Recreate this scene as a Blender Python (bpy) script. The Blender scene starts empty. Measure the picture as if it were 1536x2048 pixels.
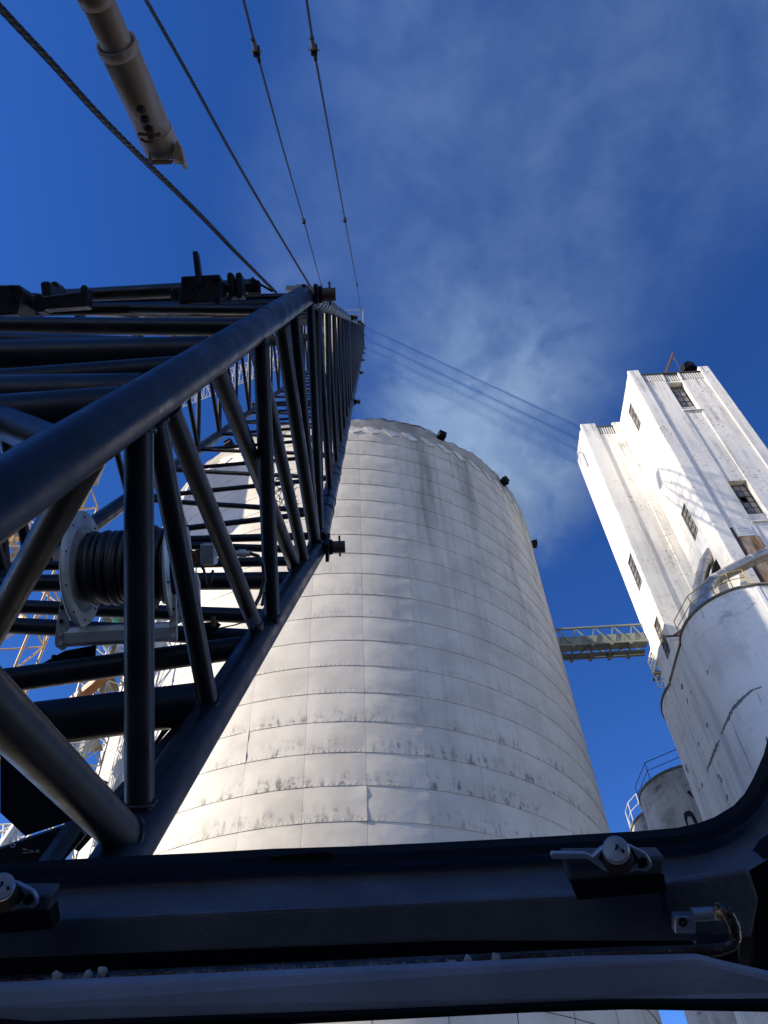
import bpy, bmesh, math, random
import numpy as np
from mathutils import Vector, Matrix
random.seed(7)
C = bpy.context.scene.collection
sc = bpy.context.scene
R_ = math.radians
# ------------------------------------------------------------------ camera
PITCH, ROLL = 0.88905217, -0.05934596
F = Vector((0, math.cos(PITCH), math.sin(PITCH)))
_r0 = Vector((1, 0, 0)); _u0 = _r0.cross(F)
CR = _r0 * math.cos(ROLL) + _u0 * math.sin(ROLL)
CU = CR.cross(F)
FPX = 1600.0
cam = bpy.data.cameras.new('camera'); co = bpy.data.objects.new('camera', cam); C.objects.link(co)
M = Matrix((CR, CU, -F)).transposed().to_4x4(); co.matrix_world = M
cam.sensor_fit = 'VERTICAL'; cam.sensor_height = 36; cam.lens = 36 * FPX / 2048
cam.clip_start = 0.02; cam.clip_end = 3000
sc.camera = co
# ------------------------------------------------------------------ light
SUN_AZ, SUN_EL = 254.0, 30.5
w = bpy.data.worlds.new('World'); sc.world = w; w.use_nodes = True
nt = w.node_tree; nt.nodes.clear()
sky = nt.nodes.new('ShaderNodeTexSky'); sky.sky_type = 'NISHITA'; sky.sun_disc = False
sky.sun_elevation = R_(SUN_EL); sky.sun_rotation = R_(SUN_AZ)
sky.altitude = 900; sky.air_density = 1.0; sky.dust_density = 0.1; sky.ozone_density = 3.0
hs = nt.nodes.new('ShaderNodeHueSaturation'); hs.inputs['Saturation'].default_value = 1.22; hs.inputs['Value'].default_value = 1.0
bg = nt.nodes.new('ShaderNodeBackground'); bg.inputs['Strength'].default_value = 0.077
wo = nt.nodes.new('ShaderNodeOutputWorld')
tn = nt.nodes.new('ShaderNodeMix'); tn.data_type = 'RGBA'; tn.blend_type = 'MULTIPLY'; tn.inputs[0].default_value = 1; tn.inputs[7].default_value = (1.18, .94, 1.04, 1)
gm = nt.nodes.new('ShaderNodeGamma'); gm.inputs[1].default_value = 1.35
nt.links.new(sky.outputs[0], hs.inputs['Color']); nt.links.new(hs.outputs[0], gm.inputs[0]); nt.links.new(gm.outputs[0], tn.inputs[6]); nt.links.new(tn.outputs[2], bg.inputs[0]); nt.links.new(bg.outputs[0], wo.inputs[0])
sl = bpy.data.lights.new('sun', 'SUN'); sl.energy = 5.0; sl.angle = R_(0.5); sl.color = (1, 0.91, 0.77)
so = bpy.data.objects.new('sun', sl); C.objects.link(so)
sdir = Vector((math.sin(R_(SUN_AZ)) * math.cos(R_(SUN_EL)), math.cos(R_(SUN_AZ)) * math.cos(R_(SUN_EL)), math.sin(R_(SUN_EL))))
so.rotation_euler = sdir.to_track_quat('Z', 'Y').to_euler()
so.location = (-60, -20, 60)
sc.view_settings.view_transform = 'Standard'; sc.view_settings.look = 'None'
sc.view_settings.exposure = 0.74; sc.view_settings.gamma = 1
sc.view_settings.use_curve_mapping = False
sc.cycles.max_bounces = 6; sc.cycles.diffuse_bounces = 3; sc.cycles.glossy_bounces = 3
sc.cycles.volume_bounces = 0; sc.cycles.transparent_max_bounces = 8
sc.cycles.use_denoising = True

# ------------------------------------------------------------------ rays (metres, camera at the origin, ground at z = -4)
def ray(x, y): return F + CR * ((x - 768) / FPX) - CU * ((y - 1024) / FPX)
def PD(x, y, d): return ray(x, y) * d
def PX(x, y, X): r = ray(x, y); return r * (X / r.x)
def PY(x, y, Y): r = ray(x, y); return r * (Y / r.y)
def PZ(x, y, Z): r = ray(x, y); return r * (Z / r.z)
def on_line(P, D, x, y):
    "point of the line P + t D that is nearest to the sight line through x, y"
    r = ray(x, y).normalized(); d = D.normalized(); n = r.cross(d)
    t = (-P).cross(r).dot(d.cross(r)) / n.dot(n)
    return P + d * t
def line_plane(P, D, n): return P - D * (P.dot(n) / D.dot(n))

# ------------------------------------------------------------------ materials
def mat(name, col=(.5, .5, .5), rough=.6, metal=0.0, dark=None, scale=3.0, amount=.5, bump=0.0, bscale=None, stretch=(1, 1, 1), world=True, spec=.5, coat=0.0):
    m = bpy.data.materials.new(name); m.use_nodes = True; N = m.node_tree.nodes; L = m.node_tree.links
    b = N['Principled BSDF']; b.inputs['Roughness'].default_value = rough; b.inputs['Metallic'].default_value = metal
    b.inputs['Specular IOR Level'].default_value = spec; b.inputs['Coat Weight'].default_value = coat
    b.inputs['Base Color'].default_value = (*col, 1)
    if dark is not None or bump:
        if world: p = N.new('ShaderNodeNewGeometry').outputs['Position']
        else: p = N.new('ShaderNodeTexCoord').outputs['Object']
        mp = N.new('ShaderNodeMapping'); mp.inputs['Scale'].default_value = stretch; L.new(p, mp.inputs[0])
    if dark is not None:
        n = N.new('ShaderNodeTexNoise'); n.inputs['Scale'].default_value = scale; n.inputs['Detail'].default_value = 8; n.inputs['Roughness'].default_value = .62
        L.new(mp.outputs[0], n.inputs['Vector'])
        rp = N.new('ShaderNodeValToRGB'); rp.color_ramp.elements[0].position = .5 - amount * .2; rp.color_ramp.elements[1].position = .5 + (1 - amount) * .3
        rp.color_ramp.elements[0].color = (*dark, 1); rp.color_ramp.elements[1].color = (*col, 1)
        L.new(n.outputs[0], rp.inputs[0]); L.new(rp.outputs[0], b.inputs['Base Color'])
    if bump:
        n2 = N.new('ShaderNodeTexNoise'); n2.inputs['Scale'].default_value = bscale or scale * 8; n2.inputs['Detail'].default_value = 5
        L.new(mp.outputs[0], n2.inputs['Vector'])
        bp = N.new('ShaderNodeBump'); bp.inputs['Strength'].default_value = bump; bp.inputs['Distance'].default_value = .01
        L.new(n2.outputs[0], bp.inputs['Height']); L.new(bp.outputs[0], b.inputs['Normal'])
    return m

class G:
    "small node-graph helper"
    def __init__(s, m): s.N = m.node_tree.nodes; s.L = m.node_tree.links
    def put(s, sock, v):
        if isinstance(v, bpy.types.NodeSocket): s.L.new(v, sock)
        else: sock.default_value = v
    def math(s, op, a, b=0.0, c=None, clamp=False):
        n = s.N.new('ShaderNodeMath'); n.operation = op; n.use_clamp = clamp
        s.put(n.inputs[0], a); s.put(n.inputs[1], b)
        if c is not None: s.put(n.inputs[2], c)
        return n.outputs[0]
    def noise(s, vec, scale, detail=5, rough=.55, dist=0.0):
        n = s.N.new('ShaderNodeTexNoise'); s.L.new(vec, n.inputs['Vector']); n.inputs['Scale'].default_value = scale
        n.inputs['Detail'].default_value = detail; n.inputs['Roughness'].default_value = rough; n.inputs['Distortion'].default_value = dist
        return n.outputs[0]
    def vec(s, x, y, z):
        n = s.N.new('ShaderNodeCombineXYZ'); s.put(n.inputs[0], x); s.put(n.inputs[1], y); s.put(n.inputs[2], z); return n.outputs[0]
    def sep(s, v):
        n = s.N.new('ShaderNodeSeparateXYZ'); s.L.new(v, n.inputs[0]); return n.outputs
    def step(s, v, a, b, lo=0.0, hi=1.0):
        n = s.N.new('ShaderNodeMapRange'); n.interpolation_type = 'SMOOTHSTEP'; s.put(n.inputs[0], v)
        n.inputs[1].default_value = a; n.inputs[2].default_value = b; n.inputs[3].default_value = lo; n.inputs[4].default_value = hi; return n.outputs[0]
    def mix(s, f, a, b):
        n = s.N.new('ShaderNodeMix'); n.data_type = 'RGBA'; s.put(n.inputs[0], f)
        for k, v in ((6, a), (7, b)):
            if isinstance(v, tuple): n.inputs[k].default_value = (*v, 1)
            else: s.L.new(v, n.inputs[k])
        return n.outputs[2]
    def pos(s): return s.N.new('ShaderNodeNewGeometry').outputs['Position']

SC = Vector((-2.5206, 33.9064, 0)); SR = 11.272; RH0, RDH = 35.089, 1.2241   # big silo: axis, radius, top ring seam, ring height
def silo_material():
    m = bpy.data.materials.new('weathered_white_sheet'); m.use_nodes = True; g = G(m); b = g.N['Principled BSDF']
    x, y, z = g.sep(g.pos())
    dx = g.math('SUBTRACT', x, SC.x); dy = g.math('SUBTRACT', SC.y, y)
    ang = g.math('ARCTAN2', dx, dy); arc = g.math('MULTIPLY', ang, SR)
    uv = g.vec(arc, z, 0.0)
    fr = g.math('FRACT', g.math('DIVIDE', g.math('SUBTRACT', z, RH0 - 60 * RDH), RDH))          # 0 at the bottom of a ring, 1 at its top
    low = g.step(fr, .0, .65, 1, 0)
    streak = g.noise(g.vec(g.math('MULTIPLY', arc, 5.0), g.math('MULTIPLY', z, 1.2), 0.0), 1.0, 6, .65)
    blot = g.noise(uv, 3.4, 8, .72)
    area = g.noise(uv, .28, 3, .5)
    scuff = g.math('MULTIPLY', g.math('MULTIPLY', g.step(streak, .44, .62), g.step(blot, .42, .58)), g.math('MULTIPLY', low, g.step(area, .36, .52)))
    # rows of heavier scuffing low on the wall
    rows = g.math('ADD', g.step(z, 18.0, 16.4, 0, 1), .35)
    rows = g.math('MULTIPLY', rows, g.step(z, 12.9, 13.6, 0.35, 1))
    scuff = g.math('MULTIPLY', scuff, rows, clamp=True)
    fine = g.step(g.noise(uv, 9.0, 8, .8), .6, .72)
    pits = g.math('MULTIPLY', fine, g.step(g.noise(uv, .9, 4, .6), .5, .66))
    pits = g.math('MULTIPLY', pits, .45)
    # run-off stains hanging from the rim
    run = g.noise(g.vec(g.math('MULTIPLY', arc, .75), g.math('MULTIPLY', z, .06), 3.0), 1.0, 6, .6)
    run2 = g.noise(g.vec(g.math('MULTIPLY', arc, 3.0), g.math('MULTIPLY', z, .1), 9.0), 1.0, 5, .6)
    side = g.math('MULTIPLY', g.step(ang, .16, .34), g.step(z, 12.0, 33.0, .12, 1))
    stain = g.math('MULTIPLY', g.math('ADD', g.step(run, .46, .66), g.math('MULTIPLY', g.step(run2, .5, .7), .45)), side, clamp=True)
    tone = g.mix(g.step(g.noise(uv, .5, 5, .6), .35, .7), (.66, .595, .48), (.53, .475, .38))
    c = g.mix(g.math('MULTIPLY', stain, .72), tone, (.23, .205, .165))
    c = g.mix(g.math('MULTIPLY', scuff, .85), c, (.15, .142, .125))
    c = g.mix(pits, c, (.2, .185, .165))
    band = g.math('MULTIPLY', g.step(fr, .9, 1.0), g.step(g.noise(uv, 1.4, 4, .6), .4, .6))
    c = g.mix(g.math('MULTIPLY', band, .12), c, (.3, .27, .22))
    g.L.new(c, b.inputs['Base Color']); b.inputs['Roughness'].default_value = .55; b.inputs['Specular IOR Level'].default_value = .35
    # fine relief: rivet row above each ring seam, shallow dents
    riv = g.math('SINE', g.math('MULTIPLY', arc, 36.0))
    rv = g.math('MULTIPLY', g.math('MULTIPLY', g.step(riv, .2, .9), g.step(g.math('ABSOLUTE', g.math('SUBTRACT', fr, .05)), .0, .05, 1, 0)), g.step(g.noise(uv, .5, 2), .42, .55))
    dent = g.noise(g.vec(g.math('MULTIPLY', arc, 1.1), g.math('MULTIPLY', z, 1.7), 5.0), 1.0, 4, .5)
    h = g.math('ADD', g.math('MULTIPLY', rv, .45), g.math('MULTIPLY', dent, 1.1))
    bp = g.N.new('ShaderNodeBump'); bp.inputs['Strength'].default_value = .55; bp.inputs['Distance'].default_value = .03
    g.L.new(h, bp.inputs['Height']); g.L.new(bp.outputs[0], b.inputs['Normal'])
    return m

def plaster_material(name, base, stainc, grime=.5, streak=.5, seed=0.0, top=None, chips=True):
    "old painted concrete: board marks, run-off, flaked patches"
    m = bpy.data.materials.new(name); m.use_nodes = True; g = G(m); b = g.N['Principled BSDF']
    p = g.pos(); x, y, z = g.sep(p)
    u = g.math('ADD', x, g.math('MULTIPLY', y, .73)); uv = g.vec(g.math('ADD', u, seed), g.math('MULTIPLY', z, 1.0), g.math('MULTIPLY', y, .3))
    st = g.noise(g.vec(g.math('MULTIPLY', u, 3.2), g.math('MULTIPLY', z, .16), seed), 1.0, 7, .66)
    cl = g.noise(uv, .33, 5, .65)
    s1 = g.math('MULTIPLY', g.step(st, .44, .66), g.step(cl, .38, .58))
    if top: s1 = g.math('MULTIPLY', s1, g.step(z, top - 22, top, .35, 1.3), clamp=True)
    brd = g.noise(g.vec(g.math('MULTIPLY', u, .5), g.math('MULTIPLY', z, 7.0), seed), 1.0, 4, .6)
    c = g.mix(g.step(brd, .45, .75), base, tuple(v * .93 for v in base))
    c = g.mix(g.math('MULTIPLY', s1, streak), c, stainc)
    g1 = g.math('MULTIPLY', g.step(g.noise(uv, 4.0, 10, .78), .52, .66), g.step(g.noise(uv, .45, 4), .46, .6))
    wide = g.math('MULTIPLY', g.step(g.noise(g.vec(g.math('MULTIPLY', u, .9), g.math('MULTIPLY', z, .12), seed + 4), 1.0, 5, .6), .48, .7), .45)
    c = g.mix(wide, c, tuple(v * 1.25 for v in stainc))
    c = g.mix(g.math('MULTIPLY', g1, grime), c, tuple(v * .55 for v in stainc))
    if chips:
        ch = g.noise(uv, 1.3, 9, .55, .6); ch = g.step(ch, .685, .695)
        c = g.mix(g.math('MULTIPLY', ch, .5), c, (.27, .255, .235))
    g.L.new(c, b.inputs['Base Color']); b.inputs['Roughness'].default_value = .8; b.inputs['Specular IOR Level'].default_value = .25
    bp = g.N.new('ShaderNodeBump'); bp.inputs['Strength'].default_value = .35; bp.inputs['Distance'].default_value = .02
    g.L.new(g.math('ADD', brd, g.noise(uv, 6.0, 6, .7)), bp.inputs['Height']); g.L.new(bp.outputs[0], b.inputs['Normal'])
    return m

def boom_material():
    m = bpy.data.materials.new('dark_boom_paint'); m.use_nodes = True; g = G(m); b = g.N['Principled BSDF']
    p = g.pos()
    d = g.step(g.noise(p, 4.0, 7, .7), .45, .75); s = g.step(g.noise(p, 40.0, 6, .8), .64, .7)
    c = g.mix(g.math('MULTIPLY', d, .6), (.007, .008, .012), (.020, .020, .022))
    c = g.mix(g.math('MULTIPLY', s, .5), c, (.10, .085, .075))
    g.L.new(c, b.inputs['Base Color']); b.inputs['Specular IOR Level'].default_value = .20
    g.L.new(g.step(g.noise(p, 9.0, 5, .7), .3, .7, .26, .48), b.inputs['Roughness'])
    bp = g.N.new('ShaderNodeBump'); bp.inputs['Strength'].default_value = .12; bp.inputs['Distance'].default_value = .004
    g.L.new(g.noise(p, 60.0, 5, .7), bp.inputs['Height']); g.L.new(bp.outputs[0], b.inputs['Normal'])
    return m

def rope_material():
    m = bpy.data.materials.new('wire_rope'); m.use_nodes = True; g = G(m); b = g.N['Principled BSDF']
    uv = g.N.new('ShaderNodeUVMap').outputs[0]; x, y, _ = g.sep(uv)
    s = g.math('SINE', g.math('ADD', g.math('MULTIPLY', y, 190.0), g.math('MULTIPLY', x, 6.2832 * 3)))
    c = g.mix(g.step(s, -.8, .8), (.010, .009, .009), (.022, .021, .020))
    g.L.new(c, b.inputs['Base Color']); b.inputs['Roughness'].default_value = .45; b.inputs['Metallic'].default_value = .5
    bp = g.N.new('ShaderNodeBump'); bp.inputs['Strength'].default_value = .8; bp.inputs['Distance'].default_value = .006
    g.L.new(s, bp.inputs['Height']); g.L.new(bp.outputs[0], b.inputs['Normal'])
    return m

MAT = {}
MAT['sheet'] = silo_material()
MAT['boom'] = boom_material()
MAT['rope'] = rope_material()
MAT['tower'] = plaster_material('white_painted_concrete', (.85, .80, .70), (.34, .31, .265), .9, 1.0, 0.0, 58.5)
MAT['silo'] = plaster_material('cream_painted_concrete', (.80, .77, .69), (.30, .29, .27), .35, .35, 11.0)
MAT['oldsilo'] = plaster_material('flaking_painted_concrete', (.48, .46, .41), (.09, .082, .07), 1.0, .9, 31.0)
MAT['core'] = mat('dark_seam', (.16, .14, .12), .9)
MAT['rim'] = mat('broken_concrete', (.42, .38, .32), .95, dark=(.16, .12, .08), scale=2.5, amount=.5, bump=.8, bscale=9)
MAT['crown'] = mat('weathered_crown_concrete', (.44, .41, .35), .9, dark=(.24, .22, .18), scale=.9, amount=.5, bump=.5, bscale=3)
MAT['rubble'] = mat('brown_rubble', (.36, .22, .12), .95, dark=(.12, .07, .04), scale=5, bump=1, bscale=12)
MAT['rebar'] = mat('rusty_bar', (.05, .035, .028), .8)
MAT['flash'] = mat('pale_flashing', (.72, .69, .62), .5, dark=(.5, .46, .38), scale=1.5)
MAT['black'] = mat('rubber_and_gap_black', (.006, .006, .007), .8, spec=.15)
MAT['cab'] = mat('dark_cab_paint', (.115, .12, .13), .55, spec=.3, dark=(.075, .08, .09), scale=14, amount=.35, bump=.25, bscale=160)
MAT['fitting'] = mat('dark_fitting_paint', (.05, .052, .06), .55)
MAT['cabpanel'] = mat('blue_grey_lining', (.26, .275, .33), .7, dark=(.18, .19, .23), scale=7, amount=.3, bump=.15, bscale=300)
MAT['bare'] = mat('worn_latch_metal', (.34, .38, .45), .4, .55, dark=(.26, .29, .33), scale=40)
MAT['rustrod'] = mat('greasy_rod', (.10, .095, .09), .32, .85, dark=(.05, .03, .02), scale=22, amount=.5, bump=.5, bscale=120)
MAT['galv'] = mat('galvanised_steel', (.48, .49, .49), .5, .4, dark=(.33, .34, .33), scale=9, amount=.5, bump=.1)
MAT['cable'] = mat('black_cable', (.012, .012, .014), .5)
MAT['rust'] = mat('rusty_steel', (.16, .075, .035), .85, dark=(.05, .025, .015), scale=12, bump=.4)
MAT['strut'] = mat('off_white_paint', (.66, .64, .58), .5, dark=(.26, .17, .10), scale=2.6, amount=.15, world=False, bump=.1, bscale=40)
MAT['hole'] = mat('painted_hole_dark', (.010, .008, .007), .8)  # near-black painted in for the darkness inside holes and openings
MAT['glass'] = mat('old_window_glass', (.30, .275, .235), .22, dark=(.09, .082, .07), scale=2.0, amount=.6)
MAT['frame'] = mat('window_steel', (.055, .04, .032), .7)
MAT['louvre'] = mat('cream_louvre', (.68, .64, .57), .7)
MAT['shadowgap'] = mat('louvre_backing', (.03, .02, .015), .95)
MAT['duct'] = mat('spiral_duct_metal', (.48, .46, .42), .38, .75, dark=(.34, .31, .27), scale=3, bump=.15)
MAT['yellow'] = mat('yellow_rail', (.55, .40, .06), .6, dark=(.32, .22, .06), scale=4)
MAT['tan'] = mat('tan_lattice_paint', (.62, .42, .18), .6, dark=(.45, .27, .11), scale=1.5)
MAT['green_steel'] = mat('grey_green_steel', (.19, .21, .185), .6, dark=(.14, .155, .135), scale=1.2)
MAT['green_panel'] = mat('grey_green_sheet', (.22, .245, .21), .6, dark=(.17, .185, .16), scale=.8)
MAT['grating'] = mat('walkway_grating', (.20, .19, .15), .8)
MAT['scaff'] = mat('galvanised_scaffold', (.50, .50, .46), .5, .3, dark=(.4, .38, .3), scale=2)
MAT['green'] = mat('green_sheet', (.03, .33, .10), .6)
MAT['brown'] = mat('brown_board', (.30, .20, .11), .8)
MAT['beige'] = mat('beige_duct_paint', (.58, .54, .40), .6, dark=(.34, .14, .05), scale=.9, amount=.42)
MAT['dirt'] = mat('gravel_ground', (.17, .15, .12), .95, dark=(.11, .098, .078), scale=.6, bump=.6)
MAT['plate'] = mat('white_plate', (.66, .65, .62), .6)
MAT['ruststain'] = mat('rust_stained_board', (.42, .33, .22), .85, dark=(.20, .085, .025), scale=1.6, amount=.6, stretch=(2.5, 2.5, .35))
MAT['patch'] = mat('grey_crack_filler', (.19, .195, .19), .9, dark=(.13, .13, .125), scale=5)
MAT['bin'] = mat('shade_block_cladding', (.36, .35, .33), .7, dark=(.28, .27, .25), scale=.5)
MAT['red'] = mat('red_sticker', (.45, .05, .06), .5)
MAT['whitesteel'] = mat('white_steel_paint', (.66, .63, .54), .5)

# ------------------------------------------------------------------ mesh building
KS = 1.0    # metres per drawing unit of the group being built
class MB:
    def __init__(s): s.v = []; s.f = []; s.uv = {}; s.smooth = []
    def add(s, vs, fs, smooth=False):
        o = len(s.v); s.v += [tuple(v) for v in vs]
        for f in fs: s.f.append([i + o for i in f]); s.smooth.append(smooth)
        return s
    def prism(s, pts, vec):
        "closed polygon pts swept by vec"
        n = len(pts); vec = Vector(vec); a = [Vector(p) for p in pts]
        fs = [list(range(n)), [n + i for i in reversed(range(n))]] + [[(i + 1) % n, i, n + i, n + (i + 1) % n] for i in range(n)]
        return s.add(a + [p + vec for p in a], fs)
    def box(s, x0, x1, y0, y1, z0, z1):
        return s.prism([(x0, y0, z0), (x1, y0, z0), (x1, y1, z0), (x0, y1, z0)], (0, 0, z1 - z0))
    def obox(s, c, ax, ay, az):
        "box from centre and three half vectors"
        c, ax, ay, az = map(Vector, (c, ax, ay, az))
        return s.prism([c - ax - ay - az, c + ax - ay - az, c + ax + ay - az, c - ax + ay - az], az * 2)
    def bar(s, a, b, w, h, up=(0, 0, 1)):
        a, b = Vector(a), Vector(b); d = (b - a).normalized(); u = Vector(up); x = d.cross(u)
        if x.length < 1e-4: x = d.cross(Vector((1, 0, 0)))
        x.normalize(); y = x.cross(d)
        x *= w / 2; y *= h / 2
        return s.prism([a - x - y, a + x - y, a + x + y, a - x + y], b - a)
    def path(s, pts, r, n=12, cap=True, uv=False):
        pts = [Vector(p) for p in pts]; rs = r if isinstance(r, (list, tuple)) else [r] * len(pts)
        d0 = (pts[1] - pts[0]).normalized(); x = d0.orthogonal().normalized(); rings = []; L = 0; Ls = []
        for i, p in enumerate(pts):
            if i: L += (p - pts[i - 1]).length
            Ls.append(L)
            d = ((pts[min(i + 1, len(pts) - 1)] - p).normalized() + (p - pts[max(i - 1, 0)]).normalized())
            d = d.normalized() if d.length > 1e-6 else d0
            x = (x - d * x.dot(d)).normalized(); y = d.cross(x)
            rings.append([p + (x * math.cos(2 * math.pi * k / n) + y * math.sin(2 * math.pi * k / n)) * rs[i] for k in range(n)])
        vs = [q for rg in rings for q in rg]; fs = []
        base = len(s.f)
        for i in range(len(pts) - 1):
            for k in range(n):
                fs.append([i * n + k, i * n + (k + 1) % n, (i + 1) * n + (k + 1) % n, (i + 1) * n + k])
                if uv: s.uv[base + len(fs) - 1] = [(k / n, Ls[i]), ((k + 1) / n, Ls[i]), ((k + 1) / n, Ls[i + 1]), (k / n, Ls[i + 1])]
        s.add(vs, fs, True)
        if cap:
            s.add(rings[0], [list(reversed(range(n)))]); s.add(rings[-1], [list(range(n))])
        return s
    def tube(s, a, b, r, n=12, cap=True): return s.path([a, b], r, n, cap)
    def lathe(s, c, axis, prof, n=32, a0=0.0, a1=2 * math.pi, smooth=True):
        "prof: (radius, distance along axis)"
        c, ax = Vector(c), Vector(axis).normalized(); x = ax.orthogonal().normalized(); y = ax.cross(x)
        full = abs(a1 - a0 - 2 * math.pi) < 1e-6; m = n if full else n + 1
        vs = []; fs = []
        for (r, h) in prof:
            for k in range(m):
                t = a0 + (a1 - a0) * k / n
                vs.append(c + ax * h + (x * math.cos(t) + y * math.sin(t)) * r)
        for i in range(len(prof) - 1):
            for k in range(n):
                k2 = (k + 1) % m
                fs.append([i * m + k, i * m + k2, (i + 1) * m + k2, (i + 1) * m + k])
        return s.add(vs, fs, smooth)
    def mesh(s, name, m):
        me = bpy.data.meshes.new(name); me.from_pydata([(x * KS, y * KS, z * KS) for x, y, z in s.v] if KS != 1 else s.v, [], s.f); me.materials.append(m)
        me.polygons.foreach_set('use_smooth', s.smooth)
        if s.uv:
            ul = me.uv_layers.new(name='UVMap')
            for pi, cs in s.uv.items():
                p = me.polygons[pi]
                for li, c in zip(p.loop_indices, cs): ul.data[li].uv = c
        bm = bmesh.new(); bm.from_mesh(me); bmesh.ops.recalc_face_normals(bm, faces=bm.faces); bm.to_mesh(me); bm.free()
        me.validate(); me.update()
        return me
    def obj(s, name, m, parent=None):
        me = s.mesh(name, m)
        o = bpy.data.objects.new(name, me)
        if parent is None:      # a thing that is one mesh keeps its origin at its middle
            vs = [v.co for v in me.vertices]; c = sum(vs, Vector()) / max(1, len(vs)); c.z = min(v.z for v in vs)
            me.transform(Matrix.Translation(-c)); o.location = c
        else:
            pl = root_loc(parent); me.transform(Matrix.Translation(-pl))
            o.parent = parent
        C.objects.link(o); return o
def root_loc(o):
    v = Vector(o.location)
    while o.parent: o = o.parent; v += o.location
    return v
def thing(name, label, cat, loc=(0, 0, 0), group=None):
    o = bpy.data.objects.new(name, None); o.empty_display_size = .2; C.objects.link(o); o.location = Vector(loc) * KS
    o['label'] = label; o['category'] = cat
    if group: o['group'] = group
    return o
def tag(o, label=None, cat=None, group=None, kind=None):
    for k, v in (('label', label), ('category', cat), ('group', group), ('kind', kind)):
        if v: o[k] = v
    return o
def bevel(o, wd=.004, seg=2):
    md = o.modifiers.new('edge', 'BEVEL'); md.width = wd; md.segments = seg; md.limit_method = 'ANGLE'; return o
def inst(src, loc_rel, rot, parent, name=None):
    o = bpy.data.objects.new(name or src.name.split('.')[0], src); o.location = loc_rel; o.rotation_euler = rot; o.parent = parent; C.objects.link(o); return o

GZ = -4.0
# ------------------------------------------------------------------ ground
mb = MB(); n = 24; S = 900
vs = [((i / n - .5) * 2 * S, (j / n - .5) * 2 * S, GZ) for j in range(n + 1) for i in range(n + 1)]
mb.add(vs, [[j * (n + 1) + i, j * (n + 1) + i + 1, (j + 1) * (n + 1) + i + 1, (j + 1) * (n + 1) + i] for j in range(n) for i in range(n)])
tag(mb.obj('ground', MAT['dirt']), 'flat gravel yard of the grain works', 'ground', kind='structure')

# ------------------------------------------------------------------ big silo
silo = thing('grain_silo', 'huge round silo clad in white sheet rings with broken ragged rim', 'silo', (SC.x, SC.y, GZ))
MB().lathe((SC.x, SC.y, GZ), (0, 0, 1), [(SR - .03, 0), (SR - .03, 39.0), (SR - .7, 39.1), (SR - .7, 30)], 160).obj('core_wall', MAT['core'], silo)
STEP = 10.2
def silo_pt(deg, r, z): return Vector((SC.x + r * math.sin(R_(deg)), SC.y - r * math.cos(R_(deg)), z))
def panel_mesh(k, buckle, nx=10, nz=5):
    rnd = random.Random(100 + k); a = R_(STEP); w_ = RDH
    gx = .0003; fx, fz = .010 + rnd.uniform(0, .006), .0035
    ph = [rnd.uniform(0, 6.28) for _ in range(4)]; am = rnd.uniform(.3, 1)
    vs = []
    for side in (0, 1):
        for j in range(nz + 1):
            for i in range(nx + 1):
                u, v = i / nx, j / nz
                th = gx + (a - 2 * gx) * u; zz = fz + (w_ - 2 * fz) * v
                pil = math.sin(math.pi * min(1, max(0, u))) ** .3 * math.sin(math.pi * v)
                r = SR + .012 + fx * pil + .014 * (1 - v) + am * .004 * math.sin(u * 9 + ph[0]) * math.sin(v * 4 + ph[1])
                if buckle == 2 and u > .8: r += .024 * (u - .8) / .2 * (0.35 + max(0, math.sin(v * 9.4 + ph[2])))
                if buckle == 1 and u < .12: r -= .02
                if side: r -= .05
                vs.append((r * math.sin(th), -r * math.cos(th), zz))
    m = (nx + 1) * (nz + 1); fs = []; ed = []
    for j in range(nz):
        for i in range(nx):
            q = j * (nx + 1) + i; fs.append([q, q + 1, q + nx + 2, q + nx + 1])
    for i in range(nx):
        ed.append([i + 1, i, i + m, i + 1 + m]); q = nz * (nx + 1) + i; ed.append([q, q + 1, q + 1 + m, q + m])
    for j in range(nz):
        q = j * (nx + 1); ed.append([q, q + nx + 1, q + nx + 1 + m, q + m]); q += nx; ed.append([q + nx + 1, q, q + m, q + nx + 1 + m])
    front = vs[:m]
    b = MB(); b.add(front, fs, True)
    for f in ed: b.add([vs[k] for k in f], [[0, 1, 2, 3]], False)
    me = bpy.data.meshes.new('panel'); me.from_pydata(b.v, [], b.f); me.materials.append(MAT['sheet']); me.polygons.foreach_set('use_smooth', b.smooth); me.update()
    cc = me.polygons[0]
    if cc.normal.y > 0: me.flip_normals()
    return me
PM = [panel_mesh(k, 0) for k in range(7)]; PB = [panel_mesh(20 + k, 2) for k in range(4)]; PL = [panel_mesh(30 + k, 1) for k in range(2)]
A0 = -2.8 - 8 * STEP
restv = MB()
for ring in range(1, 33):
    z = RH0 - ring * RDH
    for s_ in range(35):
        deg = A0 + s_ * STEP
        near = s_ <= 17 and ring <= 19
        vis = near and deg > -84 and deg < 88
        rnd = random.Random(ring * 50 + s_)
        src = rnd.choice(PM)
        if abs(deg + STEP - 17.6) < 1.5: src = rnd.choice(PB)
        elif rnd.random() < .06: src = rnd.choice(PB)
        if vis:
            inst(src, (0, 0, z - GZ), (rnd.uniform(-.0002, .0002), 0, R_(deg)), silo, 'panel')
        else:
            q = MB(); ct, stt = math.cos(R_(deg)), math.sin(R_(deg))
            n_ = 4; pv = []
            for (r_, zz) in ((SR + .034, .006), (SR + .012, RDH - .006)):
                for i in range(n_ + 1):
                    t_ = R_(deg + .07 + (STEP - .14) * i / n_); pv.append((SC.x + r_ * math.sin(t_), SC.y - r_ * math.cos(t_), z + zz))
            restv.add(pv, [[i, i + 1, i + n_ + 2, i + n_ + 1] for i in range(n_)], True)
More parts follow.
